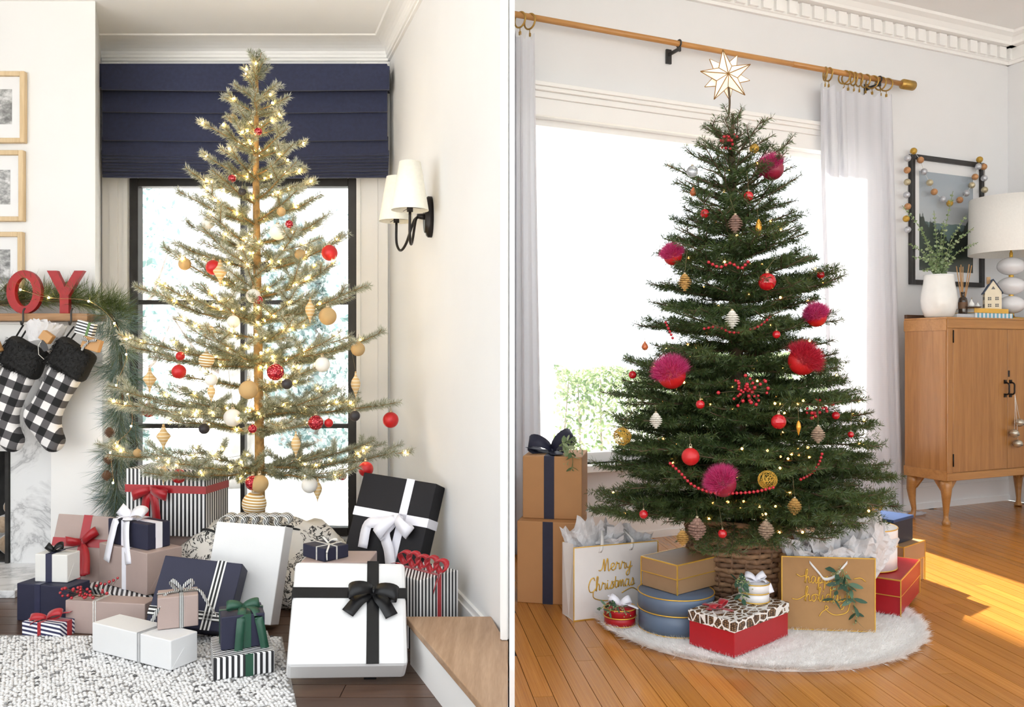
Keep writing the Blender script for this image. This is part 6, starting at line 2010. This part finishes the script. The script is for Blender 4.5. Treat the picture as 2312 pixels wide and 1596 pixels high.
PROF_A = [(.3, .5), (.5, .58), (.75, .56), (.95, .5), (1.15, .44), (1.35, .36), (1.55, .28), (1.75, .2), (1.95, .12), (2.15, .04)]
def ornament(kind, px, py, rp, label, tree='A', front=.75, D=None):
    if tree == 'A': ax, D0, pf_, segs, grp = TAX, TA, PROF_A, segA, 'ornaments on the flocked tree'
    else: ax, D0, pf_, segs, grp = TBX, TB, prof, segB, 'ornaments on the fir tree'
    D = D or orn_depth(px, py, ax, D0, pf_, front)
    c = at(px, py, D)
    r = rp * D / F
    nm = {'fin': 'finial_ornament', 'drop': 'finial_ornament', 'cone': 'pinecone_ornament', 'wire': 'wire_ball_ornament', 'icicle': 'icicle_ornament', 'fur': 'feathered_ball_ornament', 'tear': 'drop_ornament'}.get(kind.split('_')[0], 'ball_ornament')
    t = thing(nm, label, 'ornament', c, (0, 0, 0), grp)
    top = c + Vector((0, 0, r * 1.45))
    k0 = kind.split('_')[0]
    if k0 in ('red', 'gloss', 'seq', 'blk', 'wht', 'jut', 'rope', 'pink', 'clear'):
        m = {'red': M_ORED, 'gloss': M_OGLOSS, 'seq': M_OSEQ, 'blk': M_OBLK, 'wht': M_OWHT, 'jut': M_OJUT, 'rope': M_OROPE, 'pink': M_PINK, 'clear': None}[k0]
        if k0 == 'clear': m = MATS.get('clear_glass_ball') or mat('clear_glass_ball', (.80, .82, .86), .08, noise=.02, trans=.7, coat=.4)
        if k0 in ('rope', 'seq'):
            MB().sphere((0, 0, 0), r, 24, 16).build('ball', m, t)
        else:
            b = link('ball', ball_me(m), t); b.scale = (r, r, r)
        cp = link('cap', cap_me, t, (0, 0, r * .94)); cp.scale = (r, r, r)
    elif k0 in ('fin', 'drop'):
        P_ = [(.0004, -2.3), (.10, -1.9), (.22, -1.3), (.55, -.75), (1., -.05), (.92, .12), (.55, .55), (.30, .95), (.26, 1.25), (.12, 1.3), (.0004, 1.32)] if k0 == 'fin' else [(.0004, -2.9), (.12, -2.3), (.4, -1.5), (.85, -.6), (1., .15), (.8, .9), (.42, 1.5), (.22, 1.9), (.20, 2.3), (.0004, 2.35)]
        MB().lathe([(a * r, b * r) for a, b in P_], 20, cap=False).build('turned_body', M_OWOOD, t)
        tz_ = P_[-1][1] * r
        MB().sphere((0, 0, tz_ + r * .15), r * .2, 8, 6).build('bead', M_OJUT, t)
        top = c + Vector((0, 0, tz_ + r * .3))
    elif k0 == 'cone':
        m = {'g': mat('gold_glass_cone', S((206, 160, 92)), .3, metal=.35, noise=.15, nscale=80), 'b': mat('frosted_brown_cone', S((150, 118, 104)), .5, noise=.3, nscale=80), 'w': mat('white_glass_cone', S((226, 220, 208)), .35, noise=.1, nscale=80), 's': mat('silver_brown_cone', S((176, 150, 128)), .4, metal=.2, noise=.25, nscale=90)}[kind.split('_')[1]]
        cone_mesh(MB(), (0, 0, r * 1.3), r, r * 2.9, 8, 9).build('cone_scales', m, t)
        MB().tube([(0, 0, r * 1.25), (0, 0, r * 1.6)], r * .22, 8).build('cap', M_CAP, t)
        top = c + Vector((0, 0, r * 1.6))
    elif k0 == 'wire':
        g = random.Random(int(px + py))
        w = MB()
        for k in range(22):
            a = Vector((g.gauss(0, 1), g.gauss(0, 1), g.gauss(0, 1))).normalized()
            b_ = a.orthogonal().normalized(); c_ = a.cross(b_)
            rr_ = r * g.uniform(.86, 1.02)
            of = a * r * g.uniform(-.3, .3)
            rr_ = math.sqrt(max(rr_ ** 2 - of.length ** 2, 1e-6))
            pts = [of + (b_ * math.cos(2 * PI * j / 18) + c_ * math.sin(2 * PI * j / 18)) * rr_ for j in range(19)]
            w.tube(pts, .0007, 4, cap=False)
        w.build('wire_sphere', M_GOLD, t)
        top = c + Vector((0, 0, r))
    elif k0 == 'icicle':
        MB().lathe([(.0004, -r * 3), (r * .35, -r * 2), (r * .8, -r * .6), (r, r * .3), (r * .7, r * 1.6), (r * .3, r * 2.4), (.0004, r * 2.6)], 7, cap=False).build('faceted_body', mat('amber_glass_icicle', S((222, 160, 60)), .15, metal=.4, noise=.1), t)
        top = c + Vector((0, 0, r * 2.6))
    elif k0 == 'tear':
        MB().lathe([(.0004, -r), (r * .6, -r * .8), (r, -r * .1), (r * .75, r * .6), (r * .3, r * 1.2), (.0004, r * 1.7)], 16, cap=False).build('drop_body', mat('orange_glass_drop', S((214, 116, 70)), .15, noise=.05, trans=.3), t)
        top = c + Vector((0, 0, r * 1.7))
    elif k0 == 'fur':
        b = link('ball', ball_me(M_PINK if kind.endswith('p') else M_ORED), t); b.scale = (r, r, r)
        g = np.random.default_rng(int(px))
        n = 9500
        dirs = g.normal(0, 1, (n, 3)); dirs /= np.linalg.norm(dirs, axis=1)[:, None]
        lean = {'fur_p': np.array([-.5, -.2, .75]), 'fur_r': np.array([.35, -.35, .6]), 'fur_l': np.array([-.3, -.3, .8])}[kind]
        keep = (dirs @ (lean / np.linalg.norm(lean))) > .12
        dirs = dirs[keep]; n = len(dirs)
        ln = r * g.uniform(.35, .8, (n, 1))
        tan = g.normal(0, .5, (n, 3)) + lean * .35
        base = dirs * r * .97
        tip = base + (dirs + tan * .8) / np.linalg.norm(dirs + tan * .8, axis=1)[:, None] * ln
        sd = np.cross(dirs, g.normal(0, 1, (n, 3))); sd /= np.linalg.norm(sd, axis=1)[:, None]
        V = np.stack([base - sd * .0005, base + sd * .0005, tip], 1).reshape(-1, 3)
        mm = leaf_mat('pink_plume' if kind != 'fur_r' else 'red_plume', *( (S((150, 20, 70)), S((222, 50, 128)), S((246, 130, 186))) if kind != 'fur_r' else (S((150, 14, 36)), S((205, 30, 60)), S((230, 80, 100)))), .4)
        tag(np_mesh('plume', V, np.arange(3 * n).reshape(-1, 3), mm, b, np.repeat(g.random(n), 3)), kind='stuff')
        # plume mesh is in ball units
        b.scale = (1, 1, 1)
        me_ = b.data.copy(); b.data = me_
        me_.transform(Matrix.Scale(r, 4))
    hang(t, segs, top, .3 if tree == 'A' else .12)
    return t

OA = [('red', 744, 571, 18, 'matte red ball by the right edge of the upper panes'), ('red', 482, 604, 17, 'matte red ball half hidden behind a wooden finial'),
 ('red', 404, 839, 16, 'larger matte red ball below a small red one, garland side'), ('red', 407, 804, 10, 'small matte red ball above a larger red one'),
 ('red', 882, 948, 18, 'matte red ball at the branch tip nearest the wall lamp'), ('red', 742, 955, 10, 'small matte red ball touching a sequined red ball'),
 ('red', 826, 1059, 17, 'matte red ball just above the big black present'), ('red', 773, 1074, 10, 'small matte red ball beside the black present corner'),
 ('red', 404, 1075, 16, 'matte red ball in front of the tall striped present'),
 ('seq', 622, 840, 19, 'sequined red ball right of the trunk at middle height'), ('seq', 336, 926, 16, 'sequined red ball beside the hanging garland'),
 ('seq', 713, 954, 17, 'sequined red ball touching a small matte red one'), ('seq', 570, 968, 10, 'small sequined red ball below the biggest white ball'),
 ('seq', 571, 1090, 17, 'sequined red ball above the large rope ball'), ('seq', 653, 506, 9, 'tiny sequined red ball right of a cream ball near the upper panes'),
 ('seq', 583, 677, 10, 'small sequined red ball on the trunk line at the upper crossbar'), ('seq', 583, 297, 9, 'tiny sequined red ball in front of the navy shade'),
 ('seq', 524, 403, 9, 'tiny sequined red ball at the top of the window'),
 ('blk', 600, 603, 12, 'black glitter ball on the trunk line in the upper panes'), ('blk', 648, 867, 12, 'black glitter ball below the sequined ball right of the trunk'),
 ('blk', 801, 939, 12, 'black glitter ball in front of the black window frame'), ('blk', 461, 968, 12, 'black glitter ball on the lower crossbar, garland side'), ('blk', 547, 432, 9, 'tiny black ball just under the navy shade'),
 ('wht', 627, 524, 18, 'cream ball in the upper panes right of the trunk'), ('wht', 470, 503, 14, 'white ball in the upper panes left of the trunk'), ('wht', 572, 668, 16, 'cream ball behind a small sequined red one at the crossbar'),
 ('wht', 527, 726, 14, 'small white ball just below the upper crossbar'), ('wht', 728, 823, 17, 'white ball in the middle panes, lamp side'), ('wht', 525, 943, 20, 'biggest white ball, left of the trunk above the lower crossbar'),
 ('wht', 699, 1095, 18, 'white ball hanging low beside a long wooden finial'), ('wht', 477, 858, 14, 'cream ball above a wooden finial left of the trunk'),
 ('jut', 417, 596, 14, 'jute ball in the upper panes, garland side'), ('jut', 677, 574, 12, 'small jute ball left of the red ball in the upper panes'), ('jut', 740, 714, 20, 'large jute ball beside a long finial, lamp side'),
 ('jut', 808, 788, 16, 'jute ball on the branch tip over the window frame'), ('jut', 526, 268, 10, 'small jute ball near the tree top'), ('jut', 561, 880, 21, 'large straw ball left of the trunk at middle height'),
 ('jut', 586, 1092, 20, 'large jute ball behind the sequined red ball at the bottom'), ('jut', 310, 1022, 9, 'tiny jute ball at the lowest branch tip, garland side'), ('jut', 635, 478, 10, 'tiny jute ball above the cream ball in the upper panes'),
 ('rope', 470, 748, 14, 'small striped rope ball left of the trunk'), ('rope', 466, 813, 17, 'striped rope ball below the small rope ball'), ('rope', 574, 1137, 27, 'largest striped rope ball at the foot of the tree'),
 ('fin', 497, 612, 16, 'wooden finial in front of a red ball in the upper panes'), ('fin', 338, 855, 15, 'wooden finial hanging beside the garland'), ('fin', 369, 984, 16, 'wooden finial above the tall striped present'),
 ('fin', 369, 1066, 13, 'wooden finial against the tall striped present'), ('drop', 700, 700, 11, 'long wooden finial beside the large jute ball'), ('drop', 803, 868, 11, 'long wooden finial over the window frame'),
 ('drop', 668, 1003, 11, 'long wooden finial right of the trunk near the bottom'), ('drop', 717, 1105, 10, 'long wooden finial behind the low white ball'), ('drop', 477, 884, 9, 'long wooden finial below a cream ball')]
for k, px, py, rp, lb in OA:
    ornament(k, px, py, rp, lb, 'A', .55)

OB = [('fur_p', 1744, 382, 25, 'plum feathered ball near the star, beside the curtain'), ('fur_l', 1519, 578, 21, 'pink feathered ball on the window side, upper half'), ('fur_l', 1516, 846, 32, 'bright pink feathered ball on the window side, middle'),
 ('fur_l', 1843, 715, 23, 'pink feathered ball on the curtain side, middle'), ('fur_r', 1812, 815, 32, 'red feathered ball on the curtain side, middle'), ('fur_p', 1632, 1092, 30, 'plum feathered ball with pink plume near the bottom'),
 ('gloss', 1732, 636, 20, 'large glossy red ball in the upper half'), ('gloss', 1853, 620, 9, 'small glossy red ball at the curtain side edge'), ('gloss', 1753, 755, 9, 'small glossy red ball beside the white cone'),
 ('gloss', 1591, 482, 10, 'small glossy red ball above the feathered ball on the window side'), ('gloss', 1758, 952, 17, 'glossy red ball left of the silver cone'), ('red', 1559, 1031, 20, 'large matte red ball above the bead strand'),
 ('gloss', 1581, 913, 10, 'small dark red ball under the cream cone'), ('gloss', 1453, 1161, 10, 'small dark red ball above the white gift bag'), ('gloss', 1631, 1205, 10, 'small red glass ball in front of the basket'),
 ('gloss', 1690, 443, 11, 'small glossy red ball below the plum feathered ball'), ('gloss', 1428, 846, 9, 'small red ball at the branch tip over the hedge'), ('gloss', 1887, 938, 9, 'small red ball near the curtain, lower half'), ('gloss', 1921, 981, 7, 'tiny red ball at the curtain side outline'),
 ('clear', 1563, 387, 13, 'clear glass ball on the window side near the top'), ('tear', 1565, 435, 8, 'orange glass drop below the clear ball'), ('tear', 1456, 783, 8, 'orange glass drop at the window side edge'),
 ('cone_g', 1546, 636, 13, 'golden glass pinecone below the pink feathered ball'), ('cone_b', 1660, 504, 14, 'frosted brown pinecone near the top'), ('cone_w', 1653, 720, 14, 'white glass pinecone in the middle of the tree'),
 ('cone_w', 1481, 948, 12, 'cream glass pinecone over the hedge view'), ('cone_s', 1847, 980, 13, 'silver brown pinecone on the curtain side'), ('cone_b', 1574, 1192, 17, 'large frosted brown pinecone left of the basket'),
 ('cone_g', 1541, 1213, 12, 'small golden pinecone over the taupe box'), ('cone_s', 1730, 1195, 15, 'frosted pinecone in front of the basket'), ('cone_g', 1794, 1142, 13, 'bronze pinecone above the kraft bag'),
 ('wire', 1405, 985, 21, 'gold wire ball at the branch tip over the tower'), ('wire', 1733, 1083, 21, 'gold wire ball right of the plum feathered ball'), ('wire', 1975, 1140, 17, 'gold wire ball above the navy box'), ('wire', 1703, 335, 10, 'tiny gold wire ball near the top'),
 ('icicle', 1713, 515, 8, 'amber glass icicle beside the frosted cone'), ('icicle', 1803, 965, 6, 'thin amber icicle beside the glossy red ball')]
for k, px, py, rp, lb in OB:
    ornament(k, px, py, rp, lb, 'B', .92)

# red bead strands and berry clusters on the fir tree
M_BEAD = mat('red_wooden_bead', S((176, 20, 38)), .3, noise=.1, coat=.3)
_o = MB().sphere((0, 0, 0), 1., 10, 7).build('bead', M_BEAD)
bead_me = _o.data; bpy.data.objects.remove(_o)
def strand(label, pts, step, r, front=.98):
    P = smooth_path([at(px, py, orn_depth(px, py, TBX, TB, prof, front)) for px, py in pts], 12)
    t = thing('bead_strand', label, 'bead garland', P[0], group='red bead strands on the fir tree')
    o = Vector(P[0])
    L = 0.; last = -1.
    for i in range(len(P) - 1):
        d = (P[i + 1] - P[i]).length
        n = max(1, int(d / .001))
        for j in range(n):
            if L - last >= step or last < 0:
                b = link('bead', bead_me, t, P[i].lerp(P[i + 1], j / n) - o)
                b.scale = (r, r, r)
                last = L
            L += d / n
    MB().tube([p - o for p in P], .0008, 4).build('cord', M_BEAD, t)
strand('red bead strand looping under the white cone', [(1590, 742), (1620, 738), (1650, 750), (1680, 748), (1710, 738), (1732, 722), (1744, 712)], .0135, .0048)
strand('red bead strand swagged under the plum feathered ball', [(1513, 1046), (1535, 1066), (1560, 1092), (1592, 1108), (1630, 1114), (1665, 1113), (1705, 1110), (1748, 1100)], .0125, .0050)
strand('red bead strand rising on the curtain side', [(1808, 1082), (1830, 1070), (1848, 1048), (1857, 1022)], .0125, .0048)
strand('short red bead strand on the window side', [(1503, 728), (1512, 748), (1520, 766)], .013, .0048)
strand('row of red beads in the upper half between the branches', [(1600, 592), (1625, 603), (1650, 594), (1672, 606), (1690, 590)], .015, .0055)
def berries(label, px, py, sp, n, seed):
    D = orn_depth(px, py, TBX, TB, prof, .95)
    c = at(px, py, D)
    t = thing('berry_cluster', label, 'berries', c, group='berry clusters on the fir tree')
    g = random.Random(seed)
    st_ = MB()
    for k in range(n):
        p = Vector((g.gauss(0, sp), g.gauss(-.005, .012), g.gauss(0, sp * .8)))
        b = link('berry', bead_me, t, p)
        s_ = g.uniform(.0042, .0062)
        b.scale = (s_, s_, s_)
        st_.tube([(0, .02, 0), p], .0007, 3)
    st_.build('stem', M_FBARK, t)
berries('cluster of red berries near the top of the fir tree', 1640, 316, .018, 24, 1)
berries('large cluster of red berries in the middle of the fir tree', 1688, 882, .026, 44, 2)
berries('small cluster of red berries near the curtain', 1852, 922, .018, 18, 3)
